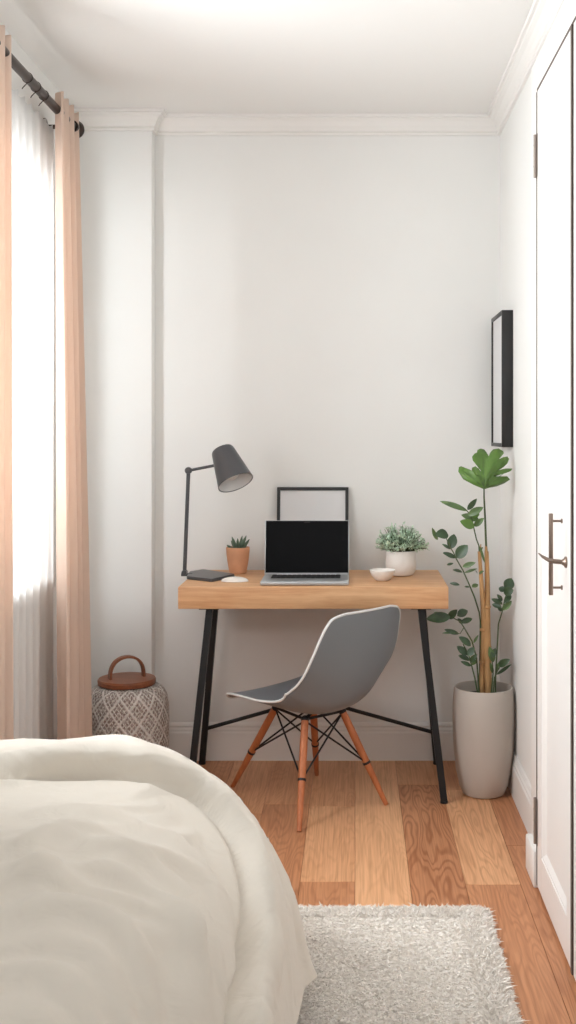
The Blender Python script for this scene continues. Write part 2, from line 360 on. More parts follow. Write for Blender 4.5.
# floorboards
BW = .158
def board_floor():
    cols = {0: [(4.6, 3.05, .86, .25), (3.05, .5, .6, .4)],
            1: [(4.6, 4.22, .62, .3), (4.22, 2.95, .34, 1.0), (2.95, .5, .6, .3)],
            2: [(4.6, 4.16, .45, .3), (4.16, 3.29, .8, .55), (3.29, 2.1, .42, .5), (2.1, .5, .6, .3)],
            3: [(4.6, 3.6, .3, .5), (3.6, 2.2, .36, .6), (2.2, .5, .6, .3)],
            -1: [(4.6, 3.98, .66, .3), (3.98, 3.31, .74, .3), (3.31, 2.2, .36, .55), (2.2, .5, .5, .4)],
            -2: [(4.6, 4.0, .5, .3), (4.0, 3.0, .36, .6), (3.0, 1.5, .6, .3)],
            -3: [(4.6, 3.9, .62, .3), (3.9, 2.5, .45, .4)]}
    V = []; Fc = []; UV = []; A = []
    for c in range(-9, 6):
        x0, x1 = c*BW, (c+1)*BW
        segs = cols.get(c)
        if not segs or segs[-1][1] > YN:
            segs = list(segs or []); y = segs[-1][1] if segs else 4.6-random.random()*.6
            if not segs: segs.append((4.6, y, random.uniform(.3, .8), .4))
            while y > YN:
                y2 = max(YN, y-random.uniform(.7, 1.5)); segs.append((y, y2, random.uniform(.3, .8), random.uniform(.2, .7))); y = y2
        for (ya, yb, tone, cath) in segs:
            xa, xb = max(x0, XL-.05), min(x1, XR+.05)
            if xb-xa < .01: continue
            g = .0002; b = .0008
            o = len(V); off = random.random()
            for (i, z) in ((g, -.002), (g+b, 0)):
                for (x, y) in ((xa+i, yb+i), (xb-i, yb+i), (xb-i, ya-i), (xa+i, ya-i)):
                    V.append((x, y, z)); UV.append((x-xa, y))
            Fc.append((o+4, o+5, o+6, o+7))
            for k in range(4): Fc.append((o+k, o+(k+1) % 4, o+4+(k+1) % 4, o+4+k))
            A += [(tone, off, cath)]*5
    o = len(V)
    V += [(XL-.1, YN, -.003), (XR+.1, YN, -.003), (XR+.1, YB+.1, -.003), (XL-.1, YB+.1, -.003), (XL-.1, YN, -.1), (XR+.1, YN, -.1), (XR+.1, YB+.1, -.1), (XL-.1, YB+.1, -.1)]
    UV += [(0, 0)]*8
    Fc += [(o, o+1, o+2, o+3), (o+7, o+6, o+5, o+4)] + [(o+k, o+4+k, o+4+(k+1) % 4, o+(k+1) % 4) for k in range(4)]; A += [(0.0, .5, 0)]*6
    f = mesh_obj('floor', V, Fc, M['floor'], smooth=False, uvs=UV)
    at = f.data.attributes.new('board', 'FLOAT_VECTOR', 'FACE'); at.data.foreach_set('vector', np.asarray(A, dtype=np.float32).ravel())
    struct(f)
board_floor()

# crown moulding, baseboards
H = ZC
cr = [(0, H-.001), (0, H-.074), (.011, H-.074), (.012, H-.065), (.008, H-.060), (.015, H-.055), (.020, H-.042), (.031, H-.026), (.043, H-.018), (.045, H-.012), (.055, H-.012), (.057, H-.001)]
struct(sweep_plan([(XL, YC), (XC, YC), (XC, YB), (XR, YB), (XR, YN)], cr, 'trim_1', M['trim']))
bb = [(0, 0.0), (.015, 0.0), (.015, .108), (.011, .114), (.012, .122), (.007, .129), (.009, .136), (.005, .145), (0, .147)]
struct(sweep_plan([(XL, YC), (XC, YC), (XC, YB), (XR, YB)], bb, 'baseboard_back', M['trim']))
struct(sweep_plan([(XR, YB-.0155), (XR, 3.412)], bb, 'baseboard_right', M['trim']))
struct(sweep_plan([(XL, YN), (XL, YC-.0155)], bb, 'baseboard_left', M['trim']))

# built-in closet doors on the right wall, with casing, plinth block, hinges and handle
DX = .515; DY1, DY0 = 3.25, 2.735; DZ1 = 2.258
cas = MB()
cas.box(.522, XR, 3.266, 3.41, .105, DZ1+.012, bev=.004); cas.box(.520, .53, 3.266, 3.288, .105, DZ1+.012, bev=.003)
cas.box(.522, XR, 2.06, 3.41, DZ1+.012, DZ1+.115, bev=.004); cas.box(.522, XR, 2.06, 2.19, .105, DZ1+.012, bev=.004)
struct(cas.build('trim_2', M['trim']))
struct(MB().box(.506, XR, 3.262, 3.415, 0, .105, bev=.006).build('trim_3', M['trim']))
def closet_leaf(name, y0, y1):
    m = MB(); x0, x1 = DX, XR-.003
    st = .067; rb = .115; rt = .075
    m.box(x0, x1, y0, y0+st, .012, DZ1, bev=.002); m.box(x0, x1, y1-st, y1, .012, DZ1, bev=.002)
    m.box(x0+.0002, x1, y0+st, y1-st, .012, rb, bev=.001); m.box(x0+.0002, x1, y0+st, y1-st, DZ1-rt, DZ1, bev=.001)
    a, b, c, d = y0+st-.001, y1-st+.001, rb-.001, DZ1-rt+.001       # sloped bead and recessed panel
    w = .018; V = []
    for (i, x) in ((0, x0+.003), (.006, x0+.004), (w, x0+.013)):
        V.append([m.bm.verts.new((x, yy, zz)) for yy, zz in ((a+i, c+i), (b-i, c+i), (b-i, d-i), (a+i, d-i))])
    for r0, r1 in zip(V, V[1:]):
        for k in range(4): m.bm.faces.new((r0[k], r0[(k+1) % 4], r1[(k+1) % 4], r1[k]))
    m.bm.faces.new(V[-1])
    return struct(m.build(name, M['door'], smooth=False))
d1 = closet_leaf('door_1', DY0, DY1)
d2 = closet_leaf('door_2', 2.195, 2.710)
put(MB().box(DX-.003, XR-.005, DY0-.019, DY0-.002, .012, DZ1).build('meeting_gap_shade', M['darkgap'], smooth=False), d1)  # dark strip painted in for the shaded gap between the two leaves
for z0, z1 in ((2.015, 2.136), (.13, .26)):
    hg = MB().tube([(DX-.004, 3.256, z0), (DX-.004, 3.256, z1)], .0055, 10)
    for q in (.25, .5, .75): hg.lathe([(0, 0), (.0062, 0), (.0062, .002), (0, .002)], 10, (DX-.004, 3.256, z0+(z1-z0)*q))
    hg.box(DX-.001, DX+.002, 3.238, 3.256, z0, z1)
    put(hg.build('hinge', M['steel']), d1)
put(MB().box(.5145, XR-.005, 3.2505, 3.2655, .012, DZ1).box(.5165, XR-.005, 2.19, 3.2655, DZ1+.001, DZ1+.0115).build('casing_gap_shade', M['darkgap'], smooth=False), d1)  # flush dark strips stand in for the shade between door and casing
hx = .4895; hy = 2.868
ph = MB().box(hx-.006, hx+.004, hy-.005, hy+.005, .888, 1.092, bev=.002)
for z in (.907, 1.073): ph.tube([(hx, hy, z), (DX+.001, hy, z)], .003, 10); ph.lathe([(0, -.003), (.006, -.003), (.006, .0), (.003, .001)], 14, (DX-.001, hy, z), Vector((-1, 0, 0)))
put(ph.build('pull_handle', M['nickel']), d1)
lh = MB().lathe([(0, -.001), (.014, -.001), (.014, .004), (.009, .007), (0.006, .012), (0, .012)], 20, (DX, 2.80, .978), Vector((-1, 0, 0)))
lh.tube([(DX-.005, 2.80, .978), (.487, 2.81, .979), (.478, 2.84, .979), (.470, 2.875, .983), (.463, 2.90, .989)], [.0055, .006, .005, .004, .0015], 12)
put(lh.build('lever_handle', M['nickel']), d1)

# ------------------------------------------------------------------ curtains
RX, RZ = -.98, 2.355
rod = thing('curtain_rod', 'dark metal curtain rod with round finial above the window', 'curtain rod', (RX, 3.3, RZ))
rod_part = MB().tube([(RX, 2.0, RZ), (RX, 4.005, RZ)], .0145, 20).build('rod', M['rodm'], rod)
MB().lathe([(0, 0), (.016, 0), (.018, .006), (.014, .012), (.026, .018), (.032, .03), (.030, .040), (.018, .052), (.006, .056), (0, .057)], 28, (RX, 4.0, RZ), Vector((0, 1, 0))).build('finial', M['rodm'], rod)
for y in (2.1, 3.995):
    MB().tube([(XL+.002, y, RZ), (RX-.02, y, RZ)], .008, 10).lathe([(0, 0), (.03, 0), (.03, .006), (0, .008)], 20, (XL+.001, y, RZ), Vector((1, 0, 0))).lathe([(.0148, -.012), (.021, -.012), (.021, .012), (.0148, .012)], 20, (RX, y, RZ), Vector((0, 1, 0))).build('bracket', M['rodm'], rod)
for y in (3.44, 3.53, 3.62): MB().lathe([(.0148, -.0015), (.0168, -.0015), (.0168, .0015), (.0148, .0015)], 18, (RX, y, RZ), Vector((0, 1, 0))).tube([(RX, y, RZ-.016), (RX-.012, y, RZ-.028), (RX-.016, y, RZ-.034)], .0016, 8).build('ring', M['rodm'], rod)
def curtain(name, y0, y1, xc, z0, z1, nf, ampt, ampb, m, label, cat, spread=0, seed=0, flare=0.0, thick=.003, nu=150, pin=.0, phase=0):
    V = []; Fc = []; nz = 46
    for j in range(nz+1):
        t = j/nz; z = z1+(z0-z1)*t
        a = ampt+(ampb-ampt)*min(1, t*1.6)
        for i in range(nu+1):
            u = i/nu
            w = u+.012*math.sin(u*9+seed)+.010*math.sin(t*5+u*12+seed)*t
            y = y0+(y1-y0)*u+spread*t*(u-.35)
            ph = 2*PI*nf*w+phase+.35*math.sin(2.2*t+seed+u*4)*t
            s = math.sin(ph); s = math.copysign(abs(s)**.8, s)
            x = xc+a*s*(.75+.4*mnoise.noise(Vector((u*6, seed, t*.8))))+flare*t
            y += .35*a*math.cos(ph*1.0)*math.sin(3+u*5)
            if pin and t < .03: x += 0
            V.append((x, y, z+(.012*abs(math.sin(ph*.5)) if j == 0 else 0)))
    for j in range(nz):
        for i in range(nu):
            k = j*(nu+1)+i; Fc.append((k, k+1, k+nu+2, k+nu+1))
    o = mesh_obj(name, V, Fc, m)
    s = o.modifiers.new('thickness', 'SOLIDIFY'); s.thickness = thick; s.offset = 0
    return tag(o, label, cat)
curtain('curtain', 3.75, 4.0, RX+.004, .015, 2.40, 3.2, .022, .030, M['curtain'], 'blush pink curtain panel at the far end of the window', 'curtain', spread=.11, seed=1.3, flare=.028, phase=.6)
curtain('curtain', 3.085, 3.275, RX+.0, .015, 2.40, 2.6, .024, .030, M['curtain'], 'blush pink curtain panel cut off by the left edge of the photo', 'curtain', spread=.035, seed=4.1, flare=0.0, phase=2.2)
curtain('sheer_curtain', 3.09, 3.96, -1.034, .02, 2.33, 11, .008, .012, M['sheer'], 'white sheer curtain glowing with daylight between the blush panels', 'curtain', seed=2.2, thick=.0006, nu=320)

# ------------------------------------------------------------------ desk
DKX0, DKX1, DKY0, DKY1, DZT, DTH = -.617, .326, 4.007, 4.505, .755, .077
desk = thing('desk', 'light oak desk with thick top and splayed black metal legs', 'desk', (-.146, 4.25, 0))
MB().box(DKX0, DKX1, DKY0, DKY1, DZT-DTH, DZT, bev=.003).build('tabletop', M['oak'], desk)
for (xt, yt, xb, yb) in ((-.512, 4.06, -.580, 4.015), (.232, 4.06, .311, 4.015), (-.535, 4.44, -.596, 4.486), (.256, 4.44, .318, 4.486)):
    lg = MB().tube([(xt, yt, DZT-DTH), (xb, yb, .006)], .0165, 4, square=True)
    lg.tube([(xb, yb, .008), (xb, yb, 0)], .0135, 12)
    lg.box(xt-.035, xt+.035, yt-.035, yt+.035, DZT-DTH-.005, DZT-DTH, bev=.001)
    lg.build('leg', M['black'], desk)
ax, az = -.165, .262
for (x, z) in ((-.585, .139), (.308, .125)):
    MB().tube([(x, 4.476, z), (ax, 4.455, az)], .0075, 10).build('brace', M['black'], desk)

# ------------------------------------------------------------------ desk chair
feet = [PX(232.5, 787, 274), PX(299, 832, 309), PX(386.5, 805, 288), PX(316.7, 775.5, 265)]
for p in feet: p.z = 0
tops = [Vector((-.280, 4.06, .322)), Vector((-.170, 3.91, .318)), Vector((-.044, 4.01, .322)), Vector((-.150, 4.12, .322))]
chair = thing('desk_chair', 'grey moulded shell chair with wooden dowel legs at the desk', 'chair', (-.16, 4.06, 0))
th = math.radians(40); fwd = Vector((-math.cos(th), math.sin(th), 0)); sid = Vector((math.sin(th), math.cos(th), 0)); UPV = Vector((0, 0, 1))
CC = Vector((-.134, 3.995, .330))
def catmull(P, t):
    n = len(P)-1; x = t*n; i = min(int(x), n-1); f = x-i
    g = lambda k: np.array(P[max(0, min(n, k))], float)
    a, b, c, d = g(i-1), g(i), g(i+1), g(i+2)
    return .5*((2*b)+(c-a)*f+(2*a-5*b+4*c-d)*f*f+(3*b-a-3*c+d)*f**3)
#        forward, z,   half width, curl
SH = [(.262, .028, .150, .004), (.252, .040, .185, .006), (.215, .048, .205, .012), (.150, .036, .214, .026), (.070, .016, .220, .046), (-.02, .004, .222, .068),
      (-.085, .010, .224, .086), (-.137, .038, .234, .092), (-.172, .090, .230, .078), (-.194, .155, .228, .050), (-.210, .225, .220, .032),
      (-.222, .288, .206, .022), (-.230, .332, .192, .014), (-.234, .358, .168, .010), (-.236, .369, .115, .004)]
nu_, nv_ = 60, 40; V = []; Fc = []
for i in range(nu_+1):
    t = i/nu_; c = catmull(SH, t); e = .01; c1 = catmull(SH, min(1, t+e)); c0 = catmull(SH, max(0, t-e))
    tf, tz = c1[0]-c0[0], c1[1]-c0[1]; L_ = math.hypot(tf, tz); nf_, nz_ = tz/L_, -tf/L_     # towards the sitter
    for j in range(nv_+1):
        v = -1+2*j/nv_; a = abs(v)
        cu = c[3]*(a**2.4); wv = c[2]*math.copysign(1-(1-a)**1.0, v)
        # front edge falls away at its corners
        p = CC+fwd*(c[0]+nf_*cu)+UPV*(c[1]+nz_*cu)+sid*wv
        V.append(p)
for i in range(nu_):
    for j in range(nv_):
        k = i*(nv_+1)+j; Fc.append((k, k+1, k+nv_+2, k+nv_+1))
sh = mesh_obj('shell', V, Fc, M['greyshell']); put(sh, chair)
md = sh.modifiers.new('thickness', 'SOLIDIFY'); md.thickness = .006; md.offset = 0
rimp = [V[j] for j in range(nv_+1)]+[V[i*(nv_+1)+nv_] for i in range(1, nu_+1)]+[V[nu_*(nv_+1)+j] for j in range(nv_-1, -1, -1)]+[V[i*(nv_+1)] for i in range(nu_-1, -1, -1)]
M['rim'] = mat('pale_shell_edge', (222, 222, 220), .45, bump=(200, .04, .0005))
MB().tube(rimp, .0042, 8).build('rim', M['rim'], chair)['label'] = 'pale polished edge of the shell'
mids = []
for f, t in zip(feet, tops):
    m_ = f.lerp(t, .45); mids.append(m_)
    lg = MB().tube([t, f.lerp(t, .75), m_, f.lerp(t, .04), f.lerp(t, .0)+Vector((0, 0, .001))], [.0125, .0135, .0125, .0085, .008], 16).build('leg', M['beech'], chair)
    b = MB(); d = (t-f).normalized()
    MB().sphere(t, .014).build('leg_cap', M['black'], chair); b.tube([m_-d*.004, m_+d*.004], .0142, 14)
    b.build('leg_bracket', M['black'], chair)
wb = MB()
for i in range(4):
    for k in (1, 3): wb.tube([mids[i], tops[(i+k) % 4]-Vector((0, 0, .006))], .0033, 8)
wb.build('wire_brace', M['black'], chair)
ts = MB()
for i in range(4):
    ts.tube([tops[i], tops[(i+1) % 4]], .005, 8)
    ts.tube([tops[i], CC+(tops[i]-CC)*.35+Vector((0, 0, .004))], .006, 8)
ts.build('seat_mount', M['black'], chair)

# ------------------------------------------------------------------ desk lamp
lamp = thing('desk_lamp', 'charcoal grey adjustable desk lamp with cone shade on the desk', 'lamp', (-.55, 4.29, DZT))
lm = MB(); base = [(-.628, 4.365), (-.587, 4.435), (-.445, 4.285), (-.514, 4.136), (-.618, 4.215)]
V = []; ctr = Vector((-.55, 4.29))
def rounded_poly(P, r, k=6):
    P = [Vector(p) for p in P]; out = []
    for i, p in enumerate(P):
        a = (P[i-1]-p).normalized(); b = (P[(i+1) % len(P)]-p).normalized()
        for q in range(k+1):
            t = q/k; out.append((1-t)**2*(p+a*r)+2*t*(1-t)*p+t*t*(p+b*r))
    return out
rp = rounded_poly(base, .014)
rings = []
for (z, sc) in ((DZT, .985), (DZT+.002, 1), (DZT+.009, 1), (DZT+.0115, .985)):
    rings.append([lm.bm.verts.new((ctr.x+(p.x-ctr.x)*sc, ctr.y+(p.y-ctr.y)*sc, z)) for p in rp])
for a, b in zip(rings, rings[1:]):
    for k in range(len(rp)): lm.bm.faces.new((a[k], a[(k+1) % len(rp)], b[(k+1) % len(rp)], b[k]))
lm.bm.faces.new(rings[-1]); lm.bm.faces.new(rings[0][::-1])
lm.build('base', M['lamp'], lamp)
sL = 268; yL = F/sL
p0 = PX(184.5, 572.5, sL); p1 = PX(188.5, 470.5, sL); p2 = PX(214, 465.5, sL)
MB().tube([p0+Vector((0, 0, -.004)), p1], .0072, 14).build('pole', M['lamp'], lamp)
j = MB().lathe([(0, -.013), (.011, -.013), (.013, -.01), (.013, .01), (.011, .013), (0, .013)], 20, p1, Vector((0, 1, 0)))
j.build('elbow_joint', M['lamp'], lamp)
j = MB().lathe([(0, -.013), (.010, -.013), (.011, .013), (0, .013)], 20, p0, Vector((0, 1, 0))).tube([p0+Vector((-.012, 0, -.008)), p0+Vector((.03, 0, -.008))], .006, 10)
j.build('base_joint', M['lamp'], lamp)
MB().tube([p1, p2+Vector((.012, 0, .002))], .0055, 12).build('arm', M['lamp'], lamp)
A0 = PX(222.5, 450.5, sL); axd = Vector((14.5/34.2*.93, -.40, -31/34.2*.93)).normalized()
Ls = .142
sh_ = MB().lathe([(0, -.006), (.030, -.0055), (.040, -.002), (.0435, .004), (.0465, .02), (.068, Ls), (.0665, Ls+.0005), (.0650, Ls-.001), (.0445, .02), (.036, .006), (0, .004)], 48, A0, axd)
lampshade = sh_.build('lamp_shade', M['lamp'], lamp)
inn = MB().lathe([(.0642, Ls-.0015), (.0440, .021), (.035, .0075), (0, .0055)], 48, A0, axd).build('shade_lining', M['lampin'], lamp)
inn['label'] = 'white inside of the shade'
MB().lathe([(0, .03), (.014, .03), (.015, .06), (0.024, .075), (.030, .092), (.028, .108), (.016, .121), (0, .124)], 24, A0, axd).build('bulb', M['lampin'], lamp)

# ------------------------------------------------------------------ laptop
lap = thing('laptop', 'open silver laptop with black screen on the desk', 'laptop', (-.177, 4.13, DZT))
LX = -.1775; LW = .156; LY0, LY1 = 4.036, 4.236
base_ = MB().box(LX-LW, LX+LW, LY0, LY1, DZT+.001, DZT+.0155, bev=.004, seg=3).box(LX-.02, LX+.02, LY0-.0004, LY0+.004, DZT+.0125, DZT+.0158).build('keyboard_base', M['alu'], lap)
kb = MB().box(LX-.125, LX+.125, LY0+.085, LY1-.018, DZT+.0153, DZT+.0161)
for r in range(5):
    for c in range(14):
        kx = LX-.1225+c*.0177; ky = LY0+.088+r*.0185
        kb.box(kx, kx+.0150, ky, ky+.0155, DZT+.016, DZT+.0182, bev=.0008, seg=1)
kbo = kb.build('keyboard', M['keys']); kbo.parent = base_; kbo.matrix_parent_inverse = Matrix.Identity(4)
tp = MB().box(LX-.05, LX+.05, LY0+.012, LY0+.075, DZT+.0153, DZT+.016, bev=.0003).build('trackpad', M['alu']); tp.parent = base_
R = Matrix.Rotation(math.radians(-9), 3, 'X')
lidH = .200; hc = Vector((LX, LY1+.002, DZT+.014)); cz = hc+R @ Vector((0, 0, lidH/2))
lid = MB().box(cz.x-LW, cz.x+LW, cz.y-.003, cz.y+.003, cz.z-lidH/2, cz.z+lidH/2, rot=R, bev=.0028, seg=3).tube([hc+Vector((-.11, 0, 0)), hc+Vector((.11, 0, 0))], .005, 12).build('screen_lid', M['alu'], lap)
q = cz+R @ Vector((0, -.0032, .0012))
sc_ = MB().box(q.x-LW+.0035, q.x+LW-.0035, q.y-.0007, q.y+.0007, q.z-lidH/2+.006, q.z+lidH/2-.003, rot=R).build('display', M['screen'], smooth=False); sc_.parent = lid
q2 = cz+R @ Vector((0, -.0042, lidH/2-.0075))
wc = MB().lathe([(0, 0), (.0018, 0), (.0014, .0006), (0, .0006)], 12, q2, Vector((0, -1, 0))).box(q2.x-.011, q2.x+.011, q2.y-.0001, q2.y+.0006, q2.z-.002, q2.z+.002).build('webcam', M['keys']); wc.parent = lid

# ------------------------------------------------------------------ frames
fr = thing('picture_frame', 'thin black picture frame leaning on the wall behind the laptop', 'picture frame', (-.166, 4.5, DZT))
tilt = Matrix.Rotation(math.radians(-9.5), 3, 'X'); fh, fw = .326, .1405; fb = .0125
o0 = Vector((-.166, 4.474, DZT+.0015))
def fbox(m, x0, x1, y0, y1, z0, z1, bev=.001):
    c = o0+tilt @ Vector(((x0+x1)/2, (y0+y1)/2, (z0+z1)/2)); d = ((x1-x0)/2, (y1-y0)/2, (z1-z0)/2)
    m.box(c.x-d[0], c.x+d[0], c.y-d[1], c.y+d[1], c.z-d[2], c.z+d[2], bev=bev, rot=tilt)
m = MB(); fbox(m, -fw, -fw+fb, 0, .016, 0, fh); fbox(m, fw-fb, fw, 0, .016, 0, fh); fbox(m, -fw+fb, fw-fb, 0, .016, 0, fb); fbox(m, -fw+fb, fw-fb, 0, .016, fh-fb, fh)
m.build('frame_border', M['bframe'], fr)
m = MB(); fbox(m, -fw+fb, fw-fb, .006, .012, fb, fh-fb, 0); m.build('backing_sheet', M['mat_paper'], fr, smooth=False)
pf = thing('picture_frame', 'deep black picture frame hung on the right wall above the tall plant', 'picture frame', (XR, 4.32, 1.24))
fx0 = .532; fy0, fy1, fz0, fz1 = 4.165, 4.49, 1.24, 1.737
m = MB()
m.box(fx0, XR, fy0, fy0+.014, fz0, fz1, bev=.001).box(fx0, XR, fy1-.014, fy1, fz0, fz1, bev=.001).box(fx0, XR, fy0+.014, fy1-.014, fz0, fz0+.014, bev=.001).box(fx0, XR, fy0+.014, fy1-.014, fz1-.014, fz1, bev=.001)
m.build('frame_border', M['bframe'], pf)
MB().box(fx0+.006, fx0+.010, fy0+.014, fy1-.014, fz0+.014, fz1-.014).build('mount_board', M['mat_paper'], pf, smooth=False)

# ------------------------------------------------------------------ small things on the desk
def leaf_mesh(mb, base, tip, width, up, curl=.15, n=8, fold=.25, shape=0.9):
    base, tip = Vector(base), Vector(tip); d = tip-base; L = d.length; d = d/L
    s = d.cross(up); s = s.normalized() if s.length > 1e-4 else Vector((1, 0, 0)); nn = s.cross(d).normalized()
    rows = []
    for i in range(n+1):
        t = i/n; w = width/2*(math.sin(PI*min(1, t*1.0)**shape))**.75 if 0 < t < 1 else 0
        c = base+d*L*t-nn*(curl*L*(t-.5)**2*2-curl*L*.5)
        if w < 1e-5: rows.append([mb.bm.verts.new(c)]); continue
        rows.append([mb.bm.verts.new(c+s*w*q+nn*abs(q)*w*fold) for q in (-1, -.5, 0, .5, 1)])
    for a, b in zip(rows, rows[1:]):
        if len(a) == 1:
            for k in range(4): mb.bm.faces.new((a[0], b[k], b[k+1]))
        elif len(b) == 1:
            for k in range(4): mb.bm.faces.new((a[k], b[0], a[k+1]))
        else:
            for k in range(4): mb.bm.faces.new((a[k], b[k], b[k+1], a[k+1]))
    return mb
su = thing('potted_succulent', 'small spiky succulent in a terracotta pot beside the desk lamp', 'plant', (-.447, 4.395, DZT))
c = Vector((-.4485, 4.405, DZT+.0005))
MB().lathe([(0, 0), (.030, 0), (.033, .003), (.041, .05), (.0445, .082), (.0450, .096), (.044, .099), (.0415, .099), (.040, .092), (.039, .083), (0, .083)], 48, c).build('pot', M['terra'], su)
MB().lathe([(.0392, .083), (.03, .087), (0, .088)], 24, c).build('soil', M['soil'], su)
for (dx, dy, h, lean, w) in ((-.022, -.008, .030, -.9, .012), (-.008, .004, .046, -.35, .013), (.002, -.012, .040, .0, .012), (.012, .0, .052, .42, .013), (.022, .004, .044, .62, .012), (-.014, .012, .034, -.5, .011), (.006, .014, .046, .2, .012)):
    b_ = c+Vector((dx*.6, dy, .086)); h *= 1.2; w *= 1.15; t_ = b_+Vector((math.sin(lean)*h, dy*.6, math.cos(lean)*h))
    sp_ = MB().tube([b_, b_.lerp(t_, .35), b_.lerp(t_, .75), t_], [w*.38, w*.5, w*.34, .0008], 8)
    sp_.build('leaf', M['succ'], su)
mo = thing('computer_mouse', 'flat white oval mouse in front of the terracotta pot', 'mouse', (-.434, 4.165, DZT))
t_ = bmesh.new(); bmesh.ops.create_uvsphere(t_, u_segments=32, v_segments=16, radius=1)
for v in t_.verts: v.co = Vector((v.co.x*.050-.434, v.co.y*.032+4.155, DZT+.001+max(0, v.co.z)*.0165+(0 if v.co.z > 0 else 0)))
mm = MB(); mm._merge(t_); mm.build('shell', M['bowl'], mo)
MB().box(-.436, -.432, 4.145, 4.165, DZT+.0165, DZT+.0185, bev=.0008).build('scroll_wheel', M['mat_paper'], mo)
bo = MB().lathe([(0, 0), (.022, 0), (.026, .003), (.040, .018), (.0465, .034), (.0470, .0375), (.0455, .0385), (.0435, .036), (.037, .020), (.022, .008), (0, .006)], 48, (.100, 4.185, DZT+.0005)).build('bowl', M['bowl'])
tag(bo, 'small white bowl in front of the potted herb on the desk', 'bowl')
he = thing('potted_herb', 'bushy sage green herb in a white pot on the desk', 'plant', (.172, 4.32, DZT))
c = Vector((.173, 4.33, DZT+.0005))
MB().lathe([(0, 0), (.036, 0), (.046, .004), (.056, .022), (.0585, .045), (.0565, .075), (.0545, .092), (.053, .094), (.051, .093), (.052, .080), (0, .078)], 48, c).build('pot', M['pot'], he)
MB().lathe([(.0515, .078), (0, .084)], 24, c).build('soil', M['soil'], he)
stm = MB(); fol = MB()
for i in range(210):
    a = random.random()*2*PI; el = math.acos(random.uniform(.0, 1)); r = random.uniform(.78, 1.08)
    d = Vector((math.sin(el)*math.cos(a)*.098, math.sin(el)*math.sin(a)*.088, math.cos(el)*.098+.010))*r
    b_ = c+Vector((d.x*.3, d.y*.3, .082)); t_ = c+Vector((d.x, d.y, .088+d.z*.92))
    t_.y = min(t_.y, 4.46)
    stm.tube([b_, b_.lerp(t_, .5)+Vector((0, 0, .008)), t_], [.0012, .001, .0007], 4)
    for q in range(9):
        u = .45+.55*q/8; p = b_.lerp(t_, u)+Vector((0, 0, .008*math.sin(PI*u)))
        dd = Vector((random.gauss(0, 1), random.gauss(0, 1), random.gauss(.45, 1))).normalized()
        leaf_mesh(fol, p, p+dd*random.uniform(.010, .017), random.uniform(.005, .0085), Vector((random.random(), random.random(), 1)), n=4)
stm.build('stems', M['stem'], he)
fo = fol.build('foliage', M['sage'], he); fo['kind'] = 'stuff'

# ------------------------------------------------------------------ woven basket stool with wooden lid
bx, by = -.845, 4.27
bk = thing('lidded_basket', 'round woven basket with wooden lid and handle beside the curtain', 'basket', (bx, by, 0))
prof = [(0, .002), (.135, .002), (.145, .01), (.150, .06), (.153, .14), (.154, .22), (.152, .285), (.146, .318), (.134, .341), (.116, .354), (.098, .358), (0, .358)]
V = []; Fc = []; UV = []; n = 96; P = [prof[0]]
for a, b in zip(prof, prof[1:]):
    k = 6
    for q in range(1, k+1): P.append((a[0]+(b[0]-a[0])*q/k, a[1]+(b[1]-a[1])*q/k))
acc = 0; last = P[0]
for (r, z) in P:
    acc += math.hypot(r-last[0], z-last[1]); last = (r, z)
    for k in range(n+1):
        t = 2*PI*k/n-PI/2; ripple = 1+.006*math.sin(k*PI/1.0)
        V.append((bx+r*ripple*math.cos(t), by+r*ripple*math.sin(t), z)); UV.append((k/n, acc*1.0))
for i in range(len(P)-1):
    for k in range(n): q = i*(n+1)+k; Fc.append((q, q+1, q+n+2, q+n+1))
put(mesh_obj('woven_body', V, Fc, M['basket'], uvs=UV), bk)
lidb = MB().lathe([(0, 0), (.100, 0), (.106, .004), (.107, .018), (.103, .024), (0, .025)], 64, (bx-.002, by, .3585)).build('lid', M['walnut'], bk)
hd = MB(); hdir = Vector((math.cos(.5), math.sin(.5), 0)); perp = Vector((-math.sin(.5), math.cos(.5), 0))
n = 26; rows = []
for i in range(n+1):
    t = PI*i/n
    cx = -math.cos(t)*.064; cz = .3825+(.078*math.sin(t)**.72 if 0 < t < PI else 0)
    nx, nz = -math.cos(t), math.sin(t)
    rows.append([hd.bm.verts.new(Vector((bx-.002, by, cz))+hdir*(cx+nx*e*.0045)+perp*w*.0135+Vector((0, 0, nz*e*.0045))) for (e, w) in ((-1, -1), (1, -1), (1, 1), (-1, 1))])
for a, b in zip(rows, rows[1:]):
    for k in range(4): hd.bm.faces.new((a[k], a[(k+1) % 4], b[(k+1) % 4], b[k]))
hd.bm.faces.new(rows[0]); hd.bm.faces.new(rows[-1][::-1])
h_ = hd.build('handle', M['walnut'], bk)
bmod = h_.modifiers.new('bevel', 'BEVEL'); bmod.width = .0015; bmod.segments = 2

